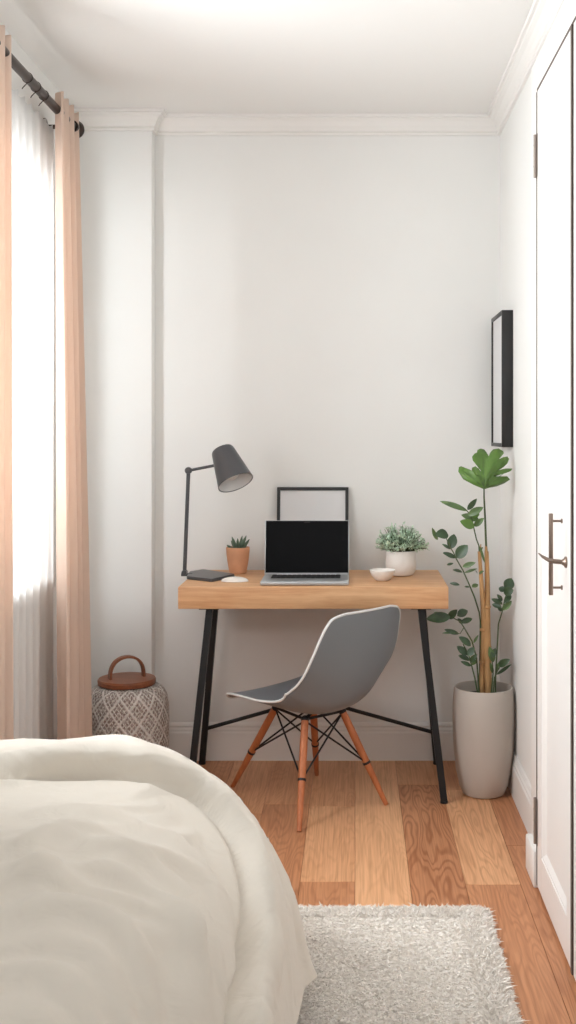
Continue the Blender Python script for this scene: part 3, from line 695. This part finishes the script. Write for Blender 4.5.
# ------------------------------------------------------------------ tall floor plant
sP = 279.0; pcx, pcy = .4605, F/sP
pl = thing('potted_floor_plant', 'tall plant with tan canes and dark leaves in a white floor planter', 'plant', (pcx, pcy, 0))
MB().lathe([(0, 0), (.066, 0), (.074, .004), (.086, .03), (.098, .085), (.107, .16), (.111, .25), (.1105, .32), (.106, .375), (.104, .382), (.100, .382), (.098, .376), (.098, .345), (0, .345)], 64, (pcx, pcy, .0005)).build('planter', M['planter'], pl)
MB().lathe([(.0985, .345), (.05, .352), (0, .354)], 32, (pcx, pcy, 0)).build('soil', M['soil'], pl)
SXP = -3.0
def Z3(x, y, dy=0): s = F/(pcy+dy); return PX(425+x/5.236+SXP, 440+y/5.236, s)
def Z4(x, y, dy=0): s = F/(pcy+dy); return PX(425+x/5.236+SXP, 540+y/5.236, s)
MB().tube([Z4(312, 812, .01), Z4(318, 640, .005), Z4(326, 450, 0), Z4(312, 230, -.005), Z4(300, 60, 0), Z3(304, 600, 0), Z3(308, 545, 0)], [.0105, .0095, .0105, .008, .006, .004, .0015], 12).build('cane', M['trunk'], pl)
MB().tube([Z4(348, 812, -.01), Z4(345, 640, -.01), Z4(340, 450, 0), Z4(342, 230, .01), Z4(338, 60, .01), Z3(336, 590, .01), Z3(335, 545, .01)], [.013, .013, .0125, .0095, .0075, .0062, .0035], 12).build('cane', M['trunk'], pl)
MB().tube([Z4(338, 60, .01), Z3(336, 560, .01), Z3(330, 400, .0), Z3(325, 300, -.01), Z3(325, 248, -.02)], [.0045, .0040, .0035, .003, .0026], 10).build('stem', M['stem'], pl)
for q in ((320, 470), (345, 560), (318, 640), (342, 350), (350, 690)):
    MB().lathe([(0.008, -.006), (.0125, -.003), (.0130, 0), (.0120, .004), (.008, .006)], 12, Z4(q[0], q[1], 0)).build('cane_node', M['trunk'], pl)
# great lobed leaf at the top
out = [(325, 258), (270, 235), (215, 205), (190, 165), (193, 143), (205, 138), (230, 155), (266, 188), (262, 160), (262, 145), (280, 137), (296, 150), (310, 172), (306, 148), (290, 128), (266, 108), (262, 88), (274, 72), (288, 66), (290, 52), (306, 46), (326, 50), (338, 66), (350, 86), (358, 66), (372, 50), (400, 45), (424, 58), (428, 70), (412, 88), (392, 106), (424, 90), (446, 86), (456, 100), (446, 124), (424, 142), (400, 158), (438, 150), (474, 150), (462, 164), (430, 176), (392, 186), (362, 204), (352, 214), (400, 197), (446, 190), (460, 206), (430, 226), (390, 242), (350, 250)]
bm = bmesh.new(); cpt = (332, 190)
def sub(P, k=3):
    o = []
    for a, b in zip(P, P[1:]+P[:1]):
        for q in range(k): o.append((a[0]+(b[0]-a[0])*q/k, a[1]+(b[1]-a[1])*q/k))
    return o
O = sub(out); rings = []
for sc_f in (1, .75, .5, .25):
    ring = []
    for (x, y) in O:
        xx, yy = cpt[0]+(x-cpt[0])*sc_f, cpt[1]+(y-cpt[1])*sc_f
        r = math.hypot(xx-325, yy-240)/200
        ang = math.atan2(yy-258, xx-325)
        dep = .05-.15*r*r*.5+.012*math.sin(ang*9)*sc_f+.03*(1-(yy-40)/220)
        ring.append(bm.verts.new(Z3(xx, yy, -dep)))
    rings.append(ring)
cen = bm.verts.new(Z3(cpt[0], cpt[1], -.055))
for a, b in zip(rings, rings[1:]):
    for k in range(len(O)): bm.faces.new((a[k], a[(k+1) % len(O)], b[(k+1) % len(O)], b[k]))
for k in range(len(O)): bm.faces.new((rings[-1][k], rings[-1][(k+1) % len(O)], cen))
me = bpy.data.meshes.new('leaf'); bm.to_mesh(me); bm.free(); me.materials.append(M['leafbright']); me.polygons.foreach_set('use_smooth', [True]*len(me.polygons))
lo = bpy.data.objects.new('leaf', me); COL.objects.link(lo); put(lo, pl); lo['label'] = 'large bright green split leaf at the top'
s_ = lo.modifiers.new('thickness', 'SOLIDIFY'); s_.thickness = .001
vn = MB()
for (x, y) in ((205, 150), (275, 145), (280, 85), (318, 60), (400, 58), (440, 100), (455, 155), (445, 205)):
    pts = []
    for q in range(6):
        t = q/5; xx, yy = 325+(x-325)*t, 250+(y-250)*t; r = math.hypot(xx-325, yy-240)/200; ang = math.atan2(yy-258, xx-325)
        pts.append(Z3(xx, yy, -(.05-.15*r*r*.5+.012*math.sin(ang*9)*.6*t+.03*(1-(yy-40)/220)+.002)))
    vn.tube(pts, [.0014, .0013, .0012, .001, .0008, .0004], 5)
vo = vn.build('leaf_veins', M['leafmid'], pl)
# leaves: (f, base x, y, tip x, y, width, depth, kind)
LV = [(Z3, 240, 372, 92, 320, 28, .02, 'm'), (Z3, 238, 366, 288, 306, 26, 0, 'd'), (Z3, 240, 395, 322, 352, 34, .0, 'm'), (Z3, 300, 420, 205, 392, 36, .02, 'm'), (Z3, 274, 455, 198, 424, 44, -.02, 'b'), (Z3, 272, 452, 325, 408, 28, .01, 'm'), (Z3, 262, 400, 300, 385, 30, -.01, 'b'),
      (Z3, 138, 497, 66, 498, 50, -.02, 'd'), (Z3, 82, 524, 53, 458, 20, .0, 'm'), (Z3, 152, 572, 168, 492, 48, .0, 'd'), (Z3, 180, 618, 240, 550, 54, -.02, 'd'), (Z3, 150, 572, 104, 544, 15, 0, 'd'), (Z3, 178, 618, 110, 588, 22, .02, 'd'),
      (Z4, 175, 88, 108, 68, 18, 0, 'd'), (Z4, 165, 122, 130, 130, 12, .01, 'd'), (Z4, 212, 170, 160, 156, 16, .0, 'd'), (Z4, 212, 140, 282, 118, 24, -.01, 'm'), (Z4, 222, 172, 290, 150, 14, .01, 'm'), (Z4, 198, 236, 145, 226, 16, 0, 'd'), (Z4, 250, 248, 222, 244, 10, 0, 'd'), (Z4, 262, 248, 294, 232, 24, -.01, 'm'),
      (Z4, 300, 66, 318, 36, 12, 0, 'm'), (Z4, 298, 178, 325, 162, 14, -.01, 'm'), (Z4, 290, 180, 278, 160, 10, -.01, 'd'), (Z4, 300, 30, 328, 120, 12, -.02, 'm'),
      (Z4, 440, 262, 508, 200, 50, -.02, 'd'), (Z4, 428, 278, 522, 262, 44, -.03, 'd'), (Z4, 436, 268, 402, 250, 30, -.01, 'd'), (Z4, 430, 330, 522, 290, 26, -.02, 'd'), (Z4, 420, 320, 392, 284, 20, -.01, 'd'), (Z4, 422, 338, 362, 308, 26, -.02, 'd'), (Z4, 418, 352, 366, 336, 24, -.01, 'd'), (Z4, 418, 368, 470, 318, 28, -.01, 'm'), (Z4, 420, 372, 394, 348, 18, .01, 'd'),
      (Z4, 150, 402, 20, 414, 50, -.05, 'd'), (Z4, 120, 405, 62, 378, 22, -.04, 'm'), (Z4, 138, 412, 186, 364, 34, -.03, 'd'), (Z4, 184, 398, 240, 370, 40, -.02, 'd'), (Z4, 200, 432, 264, 412, 26, -.02, 'd'), (Z4, 212, 440, 186, 410, 20, -.01, 'd'), (Z4, 194, 492, 116, 468, 22, -.02, 'd'), (Z4, 160, 488, 104, 488, 10, -.01, 'm'),
      (Z4, 256, 556, 192, 506, 34, -.02, 'd'), (Z4, 238, 602, 182, 556, 34, -.02, 'd'), (Z4, 240, 610, 272, 560, 32, -.03, 'd'), (Z4, 252, 632, 190, 604, 24, -.02, 'd'), (Z4, 258, 660, 202, 636, 20, -.02, 'd'), (Z4, 252, 640, 290, 598, 26, -.03, 'd'), (Z4, 270, 540, 296, 496, 12, .0, 'm'), (Z4, 262, 655, 284, 628, 18, -.02, 'm'),
      (Z4, 374, 640, 352, 556, 30, -.02, 'm'), (Z4, 362, 620, 386, 566, 26, -.03, 'd'), (Z4, 400, 660, 462, 624, 34, -.02, 'd'), (Z4, 388, 706, 500, 650, 16, -.02, 'd'), (Z4, 386, 690, 402, 640, 14, -.02, 'm'), (Z4, 372, 700, 356, 640, 16, -.02, 'm')]
for i, (fn, x0, y0, x1, y1, w, d, k) in enumerate(LV):
    dd = random.uniform(-.03, .03); a, b = fn(x0, y0, d), fn(x1, y1, d+dd)
    b.x = min(b.x, XR-.012)
    up = Vector((random.uniform(-.4, .4), -1.0, random.uniform(.2, .7)))
    mb = leaf_mesh(MB(), a, b, w/5.236/sP*1.15, up, curl=random.uniform(.05, .18), n=9, fold=random.uniform(.1, .35))
    l = mb.build('leaf', {'d': M['leafdark'], 'm': M['leafmid'], 'b': M['leafbright']}[k], pl, angle=80)
def stem(pts, r0=.0030, r1=.0018):
    n = len(pts); MB().tube(pts, [r0+(r1-r0)*i/(n-1) for i in range(n)], 8).build('stem', M['stem'], pl)
stem([Z4(306, 430), Z4(300, 380), Z4(275, 300), Z4(250, 240), Z4(215, 160), Z4(180, 100), Z3(165, 590), Z3(150, 565), Z3(125, 510)])
stem([Z4(312, 300), Z4(304, 130), Z4(298, 30), Z3(285, 520), Z3(270, 455), Z3(262, 415), Z3(240, 375), Z3(215, 355)], .0028)
stem([Z4(384, 806, -.03), Z4(386, 700, -.03), Z4(394, 560, -.02), Z4(400, 440, -.01), Z4(420, 375, -.01), Z4(436, 300, -.01), Z4(470, 250, -.02)])
stem([Z4(300, 806, -.03), Z4(286, 620, -.03), Z4(262, 530, -.02), Z4(218, 455, -.02), Z4(198, 425, -.02), Z4(150, 402, -.04)])
stem([Z4(292, 806, -.05), Z4(276, 720, -.05), Z4(258, 650, -.03), Z4(244, 600, -.02), Z4(215, 545, -.02)])
stem([Z4(218, 460, -.02), Z4(200, 490, -.02), Z4(165, 485, -.02)], .0018, .001)
stem([Z4(372, 806, -.05), Z4(380, 720, -.04), Z4(392, 690, -.03), Z4(420, 645, -.02)], .003)
stem([Z4(362, 806, -.05), Z4(372, 700, -.04), Z4(366, 600, -.03)], .003)
stem([Z4(300, 812, .02), Z4(304, 640, .01), Z4(306, 430, 0)], .004, .003)

# ------------------------------------------------------------------ rug
rg = thing('rug', 'cream shaggy rug with fringed edge beside the bed', 'rug', (.06, 2.3, 0))
RX0, RX1, RY0, RY1 = -.24, .348, 1.3, 3.10
n1, n2 = 60, 150; V = []; Fc = []
for j in range(n2+1):
    for i in range(n1+1):
        x = RX0+(RX1-RX0)*i/n1; y = RY0+(RY1-RY0)*j/n2
        e = min(x-RX0, RX1-x, y-RY0, RY1-y)
        x += .004*math.sin(y*23)+.003*mnoise.noise(Vector((0, y*9, 1))) if i == n1 else 0
        z = .012*min(1, (e/.012+.05))+.0025*mnoise.noise(Vector((x*30, y*30, 0)))
        V.append((x, y, max(.001, z)))
for j in range(n2):
    for i in range(n1): k = j*(n1+1)+i; Fc.append((k, k+1, k+n1+2, k+n1+1))
put(mesh_obj('woven_base', V, Fc, M['rug']), rg)
def blades(name, P, D, Wd, kind=True):
    n = len(P); sidev = np.cross(D, RNG.normal(size=(n, 3))); sidev /= np.linalg.norm(sidev, axis=1)[:, None]+1e-9
    h = sidev*Wd[:, None]/2; bend = RNG.normal(size=(n, 3))*np.linalg.norm(D, axis=1)[:, None]*.25; bend[:, 2] = -abs(bend[:, 2])*.3
    v = np.stack([P-h, P+h, P+D*.55+bend*.3+h*.9, P+D*.55+bend*.3-h*.9, P+D+bend], 1).reshape(-1, 3)
    v[:, 2] = np.maximum(v[:, 2], .0015)
    b = np.arange(n)*5
    f = [(i, i+1, i+2, i+3) for i in b]+[(i+3, i+2, i+4) for i in b]
    return put(mesh_obj(name, v.tolist(), f, M['pile'], smooth=True), rg)
n = 46000
x = RNG.uniform(RX0+.01, RX1-.005, n); y = RNG.uniform(2.35, RY1-.005, n)
edge = np.minimum(RX1-x, RY1-y); bord = edge < .065
cl = np.array([mnoise.noise(Vector((a*26, b*26, 3))) for a, b in zip(x, y)])
h = np.where(bord, RNG.uniform(.008, .017, n), RNG.uniform(.002, .004, n)+.003*np.clip(cl, 0, 1))
h = h*1.0; sp_ = np.where(bord, .45, .9)
D = np.stack([RNG.normal(0, 1, n)*h*sp_*1.6, RNG.normal(0, 1, n)*h*sp_*.7, h], 1)
pile = blades('pile', np.stack([x, y, np.where(bord, .010, .0128)], 1), D, np.where(bord, .0045, .006)); pile['kind'] = 'stuff'
n = 7000; m_ = n//3
ex = np.where(np.arange(n) < m_, RNG.uniform(RX0, RX1+.005, n), RX1+RNG.uniform(-.012, .008, n)); ey = np.where(np.arange(n) < m_, RY1+RNG.uniform(-.014, .008, n), RNG.uniform(2.3, RY1, n))
out_x = np.where(np.arange(n) < m_, RNG.normal(0, .4, n), RNG.uniform(.3, 1.2, n)); out_y = np.where(np.arange(n) < m_, RNG.uniform(.3, 1.2, n), RNG.normal(0, .5, n))
ln = RNG.uniform(.006, .015, n)
D = np.stack([out_x*ln, out_y*ln, RNG.uniform(-.1, .7, n)*ln], 1)
fg = blades('fringe', np.stack([ex, ey, np.full(n, .007)], 1), D, np.full(n, .0035)); fg['kind'] = 'stuff'

# ------------------------------------------------------------------ bed and duvet
bed = thing('bed', 'single bed hidden under the cream duvet, lower left', 'bed', (-.65, 1.7, 0))
MB().box(-1.0, -.30, .75, 2.70, .22, .44, bev=.05, seg=4).build('mattress', M['matt'], bed)
MB().box(-1.02, -.29, .73, 2.72, .12, .215, bev=.01).build('bed_frame', M['beech'], bed)
for x, y in ((-.98, .8), (-.34, .8), (-.98, 2.66), (-.34, 2.66)):
    MB().tube([(x, y, .125), (x, y, 0)], [.028, .020], 16).build('leg', M['beech'], bed)
XCO, YCO, ZT = -.60, 2.55, .572
PR = np.array([(0, 0), (.06, .001), (.15, .012), (.225, .042), (.295, .088), (.355, .145), (.408, .210), (.452, .285), (.482, .36), (.500, .43), (.508, .50), (.510, .56)])
AR = np.concatenate([[0], np.cumsum(np.hypot(*np.diff(PR, axis=0).T))])
def smooth_interp(d, col):
    # Catmull-like smoothing by averaging nearby samples of the profile
    s = 0
    for k in (-.03, -.015, 0, .015, .03): s = s+np.interp(np.clip(d+k, 0, AR[-1]), AR, PR[:, col])
    return s/5
def base_surface(QX, QY, inset=0.0, dmax_fn=None):
    dx = np.maximum(QX-XCO, 0); dy = np.maximum(QY-YCO, 0); d = np.hypot(dx, dy)+1e-9
    ux, uy = dx/d, dy/d; phi = np.arctan2(uy, ux)
    if dmax_fn is not None:
        dm = dmax_fn(phi, QY); d = np.minimum(d, dm)
    off = smooth_interp(d, 0); drop = smooth_interp(d, 1)
    X = np.minimum(QX, XCO)+ux*off; Y = np.minimum(QY, YCO)+uy*off; Z = ZT-drop
    return X, Y, Z, d, ux, uy, phi
def hem(phi, QY):
    # along the side the hem rises towards the pillow end; deepest near the corner
    return .655+.035*np.sin(np.clip(phi, 0, PI/2)*2)-.02*np.clip((2.45-QY)/.4, 0, 1)
step = .0125
qx = np.arange(-1.0, XCO+.78, step); qy = np.arange(.8, YCO+.78, step)
QX, QY = np.meshgrid(qx, qy)
_dx = np.maximum(QX-XCO, 0); _dy = np.maximum(QY-YCO, 0); _d = np.hypot(_dx, _dy)+1e-9
_h = hem(np.arctan2(_dy, _dx), QY); inside = _d <= _h+step*1.05; _k = np.minimum(1, _h/_d)
QX = np.where(_dx > 0, XCO+_dx*_k, QX); QY = np.where(_dy > 0, YCO+_dy*_k, QY)
X, Y, Z, Dd, UX, UY, PHI = base_surface(QX, QY)
dr = 1-np.clip(Dd/.3, 0, 1)
def surf_normals(X, Y, Z, UX, UY, dr):
    N = np.stack([UX*(1-dr)*.9, UY*(1-dr)*.9, .35+.65*dr], -1); return N/np.linalg.norm(N, axis=-1, keepdims=True)
Nn = surf_normals(X, Y, Z, UX, UY, dr)
def grid_faces(inside):
    ny, nx = inside.shape
    return [(j*nx+i, j*nx+i+1, (j+1)*nx+i+1, (j+1)*nx+i) for j in range(ny-1) for i in range(nx-1) if inside[j, i] and inside[j, i+1] and inside[j+1, i+1] and inside[j+1, i]]
FOLDK = 2.3
# a solid body under the cloth, the shape of mattress and filling, for the cloth to rest on
bx_ = np.arange(-1.0, XCO+.80, .015); by_ = np.arange(.7, YCO+.80, .015); BX, BY = np.meshgrid(bx_, by_)
b1 = base_surface(BX, BY, dmax_fn=lambda p, q: np.full(p.shape, .80))
BN = surf_normals(b1[0], b1[1], b1[2], b1[4], b1[5], 1-np.clip(b1[3]/.3, 0, 1))
PXX = VX+b1[0]/b1[1]*F; PYY = VY+(CAMZ-b1[2])/b1[1]*F
_a = np.stack([np.gradient(b1[k], axis=1) for k in range(3)], -1); _b = np.stack([np.gradient(b1[k], axis=0) for k in range(3)], -1)
_n = np.cross(_a, _b); _f = -_n[..., 0]*b1[0]-_n[..., 1]*b1[1]+_n[..., 2]*(CAMZ-b1[2])
vis = (b1[3] < .64) & (b1[1] > 1.2) & (_f > 0)
def to_q(px, py):                        # the point of the cloth that the photograph shows at a measured place
    i = np.argmin((PXX[vis]-px)**2+(PYY[vis]-py)**2); return BX[vis][i], BY[vis][i]
def smoothpoly(P, it=2):
    for _ in range(it):
        Q = [P[0]]
        for a, b in zip(P, P[1:]): Q += [(a[0]*.75+b[0]*.25, a[1]*.75+b[1]*.25), (a[0]*.25+b[0]*.75, a[1]*.25+b[1]*.75)]
        Q.append(P[-1]); P = Q
    return P
def polyline_d(P, GX, GY):
    best = np.full(GX.shape, 9.0); tt = np.zeros(GX.shape); side = np.zeros(GX.shape); L = [0]
    for a, b in zip(P, P[1:]): L.append(L[-1]+math.hypot(b[0]-a[0], b[1]-a[1]))
    for k, (a, b) in enumerate(zip(P, P[1:])):
        ex, ey = b[0]-a[0], b[1]-a[1]; l2 = ex*ex+ey*ey+1e-12
        t = np.clip(((GX-a[0])*ex+(GY-a[1])*ey)/l2, 0, 1); rx, ry = GX-(a[0]+ex*t), GY-(a[1]+ey*t)
        dd = np.hypot(rx, ry); m = dd < best; best = np.where(m, dd, best)
        tt = np.where(m, (L[k]+t*math.sqrt(l2))/max(L[-1], 1e-9), tt); side = np.where(m, np.sign(ex*ry-ey*rx), side)
    return best, tt, side
# folds: measured picture points, half width m, height m
RID = [([(0, 842), (21, 845), (38, 838), (70, 826), (100, 824)], .022, .018), ([(52, 852), (87, 842), (115, 851), (149, 850), (184, 864)], .018, .016),
       ([(66, 872), (84, 864), (100, 872), (130, 884)], .018, .016), ([(20, 806), (60, 804), (130, 812)], .03, .007), ([(0, 866), (36, 874), (70, 884)], .026, .014),
       ([(112, 850), (150, 868), (176, 892), (196, 930), (206, 980), (210, 1020)], .022, .018), ([(90, 874), (130, 890), (160, 918), (178, 960), (186, 1020)], .024, .018),
       ([(130, 815), (160, 828), (190, 856), (212, 900), (224, 950), (230, 1010)], .020, .014), ([(0, 905), (50, 908), (90, 922), (124, 950), (145, 1000)], .026, .018),
       ([(20, 935), (60, 945), (96, 972), (112, 1020)], .024, .016), ([(0, 960), (36, 966), (66, 990), (80, 1024)], .024, .015), ([(60, 900), (84, 890), (120, 905), (140, 930)], .018, .014),
       ([(0, 990), (30, 1000), (50, 1024)], .022, .012), ([(150, 900), (164, 926), (170, 960)], .016, .012), ([(60, 858), (34, 878), (8, 886)], .018, .012),
       ([(8, 748), (30, 752), (52, 750)], .018, .008), ([(60, 764), (100, 760), (130, 766)], .018, .008), ([(90, 748), (120, 754), (150, 768), (166, 788)], .016, .010),
       ([(160, 772), (196, 796), (220, 830), (240, 880), (252, 930), (262, 985)], .018, .016), ([(200, 790), (226, 820), (246, 860), (262, 905), (276, 950)], .016, .012), ([(180, 774), (214, 800), (246, 838), (272, 884), (294, 935)], .014, .010)]
FOLD = np.zeros(BX.shape)
for P, w, h in RID:
    dd, t, sdd = polyline_d(smoothpoly([to_q(*p) for p in P]), BX, BY)
    FOLD += FOLDK*h*np.sin(np.clip(t, 0, 1)*PI)**.6*np.exp(-(dd/np.where(sdd > 0, w*.7, w*1.6))**2)
swell = np.array([[mnoise.noise(Vector((a*3.2, b*3.6, 9.1)))*.018 for a in bx_] for b in by_])+FOLD
BP = np.stack([b1[0], b1[1], b1[2]], -1)+BN*(swell[..., None]-.030)
body = mesh_obj('cloth_rest_body', BP.reshape(-1, 3).tolist(), grid_faces(np.ones(BX.shape, bool)), M['matt'])
bm = bmesh.new(); bm.from_mesh(body.data); bmesh.ops.remove_doubles(bm, verts=bm.verts[:], dist=.002); bm.to_mesh(body.data); bm.free()
body.modifiers.new('c', 'COLLISION'); body.collision.thickness_outer = .006; body.collision.cloth_friction = 12; body.collision.thickness_inner = .06
jit = np.array([[mnoise.noise(Vector((a*9, b*13, 3)))*.006+mnoise.noise(Vector((a*30, b*34, 5)))*.003 for a, b in zip(ra, rb)] for ra, rb in zip(QX, QY)])
P0 = np.stack([X, Y, Z], -1)+Nn*(jit[..., None]+.004)
dv = mesh_obj('duvet', P0.reshape(-1, 3).tolist(), grid_faces(inside), M['duvet'])
bm = bmesh.new(); bm.from_mesh(dv.data); bm.verts.ensure_lookup_table()
lay = bm.verts.layers.float_vector.new('flat'); qf = np.stack([QX, QY, Dd], -1).reshape(-1, 3)
for v, q in zip(bm.verts, qf.tolist()): v[lay] = q
bmesh.ops.delete(bm, geom=[v for v in bm.verts if not v.link_faces], context='VERTS')
bmesh.ops.remove_doubles(bm, verts=bm.verts[:], dist=.0015)
bm.to_mesh(dv.data); bm.free()
vg = dv.vertex_groups.new(name='pin')
for v in dv.data.vertices:
    if v.co.x < -.985 or v.co.y < .83: vg.add([v.index], 1.0, 'REPLACE')
cm = dv.modifiers.new('cloth', 'CLOTH'); cs = cm.settings
cs.quality = 8; cs.mass = .25; cs.tension_stiffness = 18; cs.compression_stiffness = 14; cs.shear_stiffness = 6; cs.bending_stiffness = 4
cs.tension_damping = 6; cs.compression_damping = 6; cs.shear_damping = 5; cs.bending_damping = .6; cs.air_damping = 2.5
cs.vertex_group_mass = 'pin'; cs.shrink_min = -.06; cs.shrink_max = -.06
cm.collision_settings.distance_min = .004; cm.collision_settings.use_self_collision = False; cm.collision_settings.collision_quality = 3
FR = 34
cm.point_cache.frame_start = 1; cm.point_cache.frame_end = FR+2
S.frame_start = 1; S.frame_end = FR+2
for f in range(1, FR+1): S.frame_set(f)
dg = bpy.context.evaluated_depsgraph_get(); ev = dv.evaluated_get(dg)
me2 = bpy.data.meshes.new_from_object(ev, preserve_all_data_layers=True, depsgraph=dg)
dv.modifiers.clear(); dv.data = me2; me2.name = 'duvet'
bpy.data.objects.remove(body)
S.frame_set(1)
sd_ = dv.modifiers.new('smooth', 'SUBSURF'); sd_.levels = 1; sd_.render_levels = 1
dg = bpy.context.evaluated_depsgraph_get()
me3 = bpy.data.meshes.new_from_object(dv.evaluated_get(dg), preserve_all_data_layers=True, depsgraph=dg)
dv.modifiers.clear(); dv.data = me3; me3.name = 'duvet'
# the thick band folded back along the foot and down the side
nV = len(me3.vertices); CO = np.empty(nV*3); me3.vertices.foreach_get('co', CO); CO = CO.reshape(-1, 3)
NO = np.empty(nV*3); me3.vertices.foreach_get('normal', NO); NO = NO.reshape(-1, 3)
if NO[:, 2].mean() < 0: NO = -NO
FL = np.empty(nV*3); me3.attributes['flat'].data.foreach_get('vector', FL); FL = FL.reshape(-1, 3)
CR = [(-1.1, 2.38), (-.888, 2.405), (-.771, 2.44), (-.721, 2.452), (-.647, 2.46), (-.56, 2.46), (-.492, 2.455), (-.43, 2.452), (-.385, 2.45), (-.345, 2.43), (-.30, 2.395), (-.258, 2.345), (-.222, 2.28), (-.192, 2.20), (-.165, 2.10), (-.145, 1.98), (-.13, 1.2)]
for _ in range(2):
    Q_ = [CR[0]]
    for a, b in zip(CR, CR[1:]): Q_ += [(a[0]*.75+b[0]*.25, a[1]*.75+b[1]*.25), (a[0]*.25+b[0]*.75, a[1]*.25+b[1]*.75)]
    Q_.append(CR[-1]); CR = Q_
best = np.full(nV, 9.0); tt = np.zeros(nV); sg = np.zeros(nV); Lc = 0
for a, b in zip(CR, CR[1:]):
    ex, ey = b[0]-a[0], b[1]-a[1]; l2 = ex*ex+ey*ey+1e-12
    t = np.clip(((FL[:, 0]-a[0])*ex+(FL[:, 1]-a[1])*ey)/l2, 0, 1); rx, ry = FL[:, 0]-(a[0]+ex*t), FL[:, 1]-(a[1]+ey*t)
    dd = np.hypot(rx, ry); m = dd < best; best = np.where(m, dd, best); tt = np.where(m, Lc+t*math.sqrt(l2), tt); sg = np.where(m, np.sign(ex*ry-ey*rx), sg); Lc += math.sqrt(l2)
sd = best*sg
band = np.clip((sd+.006)/.013, 0, 1); band = band*band*(3-2*band)
PKx = np.linspace(0, Lc, 500); PK = np.array([mnoise.noise(Vector((t*9, 1.5, 0)))+.5*mnoise.noise(Vector((t*24, 4.5, 0))) for t in PKx])
bm = bmesh.new(); bm.from_mesh(me3); bm.verts.ensure_lookup_table()
for it in range(50):                     # ease out the one place where the cloth doubled over itself
    near = [bm.verts[i] for i in np.nonzero((abs(sd-.05) < .18-it*.002) & (abs(FL[:, 1]-1.88) < .20-it*.0022))[0].tolist()]
    bmesh.ops.smooth_vert(bm, verts=near, factor=.5, use_axis_x=True, use_axis_y=True, use_axis_z=True)
bm.to_mesh(me3); bm.free(); me3.update()
CO = np.empty(nV*3); me3.vertices.foreach_get('co', CO); CO = CO.reshape(-1, 3)
NO = np.empty(nV*3); me3.vertices.foreach_get('normal', NO); NO = NO.reshape(-1, 3)
if NO[:, 2].mean() < 0: NO = -NO
gi = np.clip((FL[:, 0]-bx_[0])/.015, 0, len(bx_)-1.01); gj = np.clip((FL[:, 1]-by_[0])/.015, 0, len(by_)-1.01)
i0, j0 = gi.astype(int), gj.astype(int); fi, fj = gi-i0, gj-j0
FO = (FOLD[j0, i0]*(1-fi)+FOLD[j0, i0+1]*fi)*(1-fj)+(FOLD[j0+1, i0]*(1-fi)+FOLD[j0+1, i0+1]*fi)*fj
Dp = FO*.36*(1-band)+.042*band*np.clip(1.05-sd*1.6, .35, 1)*(1+.25*np.exp(-((sd-.03)/.03)**2))-.018*np.exp(-((sd+.010)/.010)**2)+.008*np.interp(tt, PKx, PK)*band*np.exp(-np.clip(sd, 0, 1)/.07)
fade = 1-np.clip((FL[:, 2]-.5)/.12, 0, 1)*.6
CO2 = CO+NO*(Dp*fade)[:, None]; CO2[:, 2] = np.maximum(CO2[:, 2], .03)
me3.vertices.foreach_set('co', CO2.ravel()); me3.update()
bm = bmesh.new(); bm.from_mesh(me3); bm.verts.ensure_lookup_table(); near = [bm.verts[i] for i in np.nonzero(sd < -.03)[0].tolist()]
for it in range(5): bmesh.ops.smooth_vert(bm, verts=near, factor=.5, use_axis_x=True, use_axis_y=True, use_axis_z=True)
bm.to_mesh(me3); bm.free(); me3.update()
me3.polygons.foreach_set('use_smooth', [True]*len(me3.polygons))
md = dv.modifiers.new('thickness', 'SOLIDIFY'); md.thickness = .012; md.offset = -1 if NO[:, 2].mean() > 0 else 1
# the under side of the folded duvet shows below its hem at the corner
def hem2(phi, QY): return .76+.02*np.sin(phi*4+.5)-.05*np.clip((2.45-QY)/.5, 0, 1)
qx2 = np.arange(XCO+.2, XCO+.78, .012); qy2 = np.arange(1.2, YCO+.78, .012); QX, QY = np.meshgrid(qx2, qy2)
X, Y, Z, Dd, UX, UY, PHI = base_surface(QX, QY, dmax_fn=hem2)
fl = np.clip((Dd-.30)/.3, 0, 1); arc = np.where(QY > YCO, PHI*.42+YCO, QY)
ins = -.055+.03*fl+fl*(.014*np.sin(arc*16+2.2)+.006*np.sin(arc*33)); X = X+UX*ins-.055*fl*np.clip((2.50-QY)/.25, 0, 1); Y = Y+UY*ins; Z = Z-.02+.01*fl*np.sin(arc*16+.4)
ny, nx = QX.shape; dx_ = np.hypot(np.maximum(QX-XCO, 0), np.maximum(QY-YCO, 0)); inside = (dx_ <= hem2(PHI, QY)+.018) & (dx_ > .46)
Fc = [(j*nx+i, j*nx+i+1, (j+1)*nx+i+1, (j+1)*nx+i) for j in range(ny-1) for i in range(nx-1) if inside[j, i] or inside[j+1, i+1] or inside[j, i+1] or inside[j+1, i]]
P2 = np.stack([X, Y, Z], -1).reshape(-1, 3); P2[:, 2] = np.maximum(P2[:, 2], .025)
un = mesh_obj('under_layer', P2.tolist(), Fc, M['duvet'], parent=dv)
bm = bmesh.new(); bm.from_mesh(un.data); bmesh.ops.remove_doubles(bm, verts=bm.verts[:], dist=.0008)
bmesh.ops.delete(bm, geom=[v for v in bm.verts if not v.link_faces], context='VERTS')
bm.to_mesh(un.data); bm.free(); un.data.polygons.foreach_set('use_smooth', [True]*len(un.data.polygons))
md = un.modifiers.new('thickness', 'SOLIDIFY'); md.thickness = .010; md.offset = -1
tag(dv, 'crumpled cream duvet draped over the bed, folded back at the foot', 'duvet')
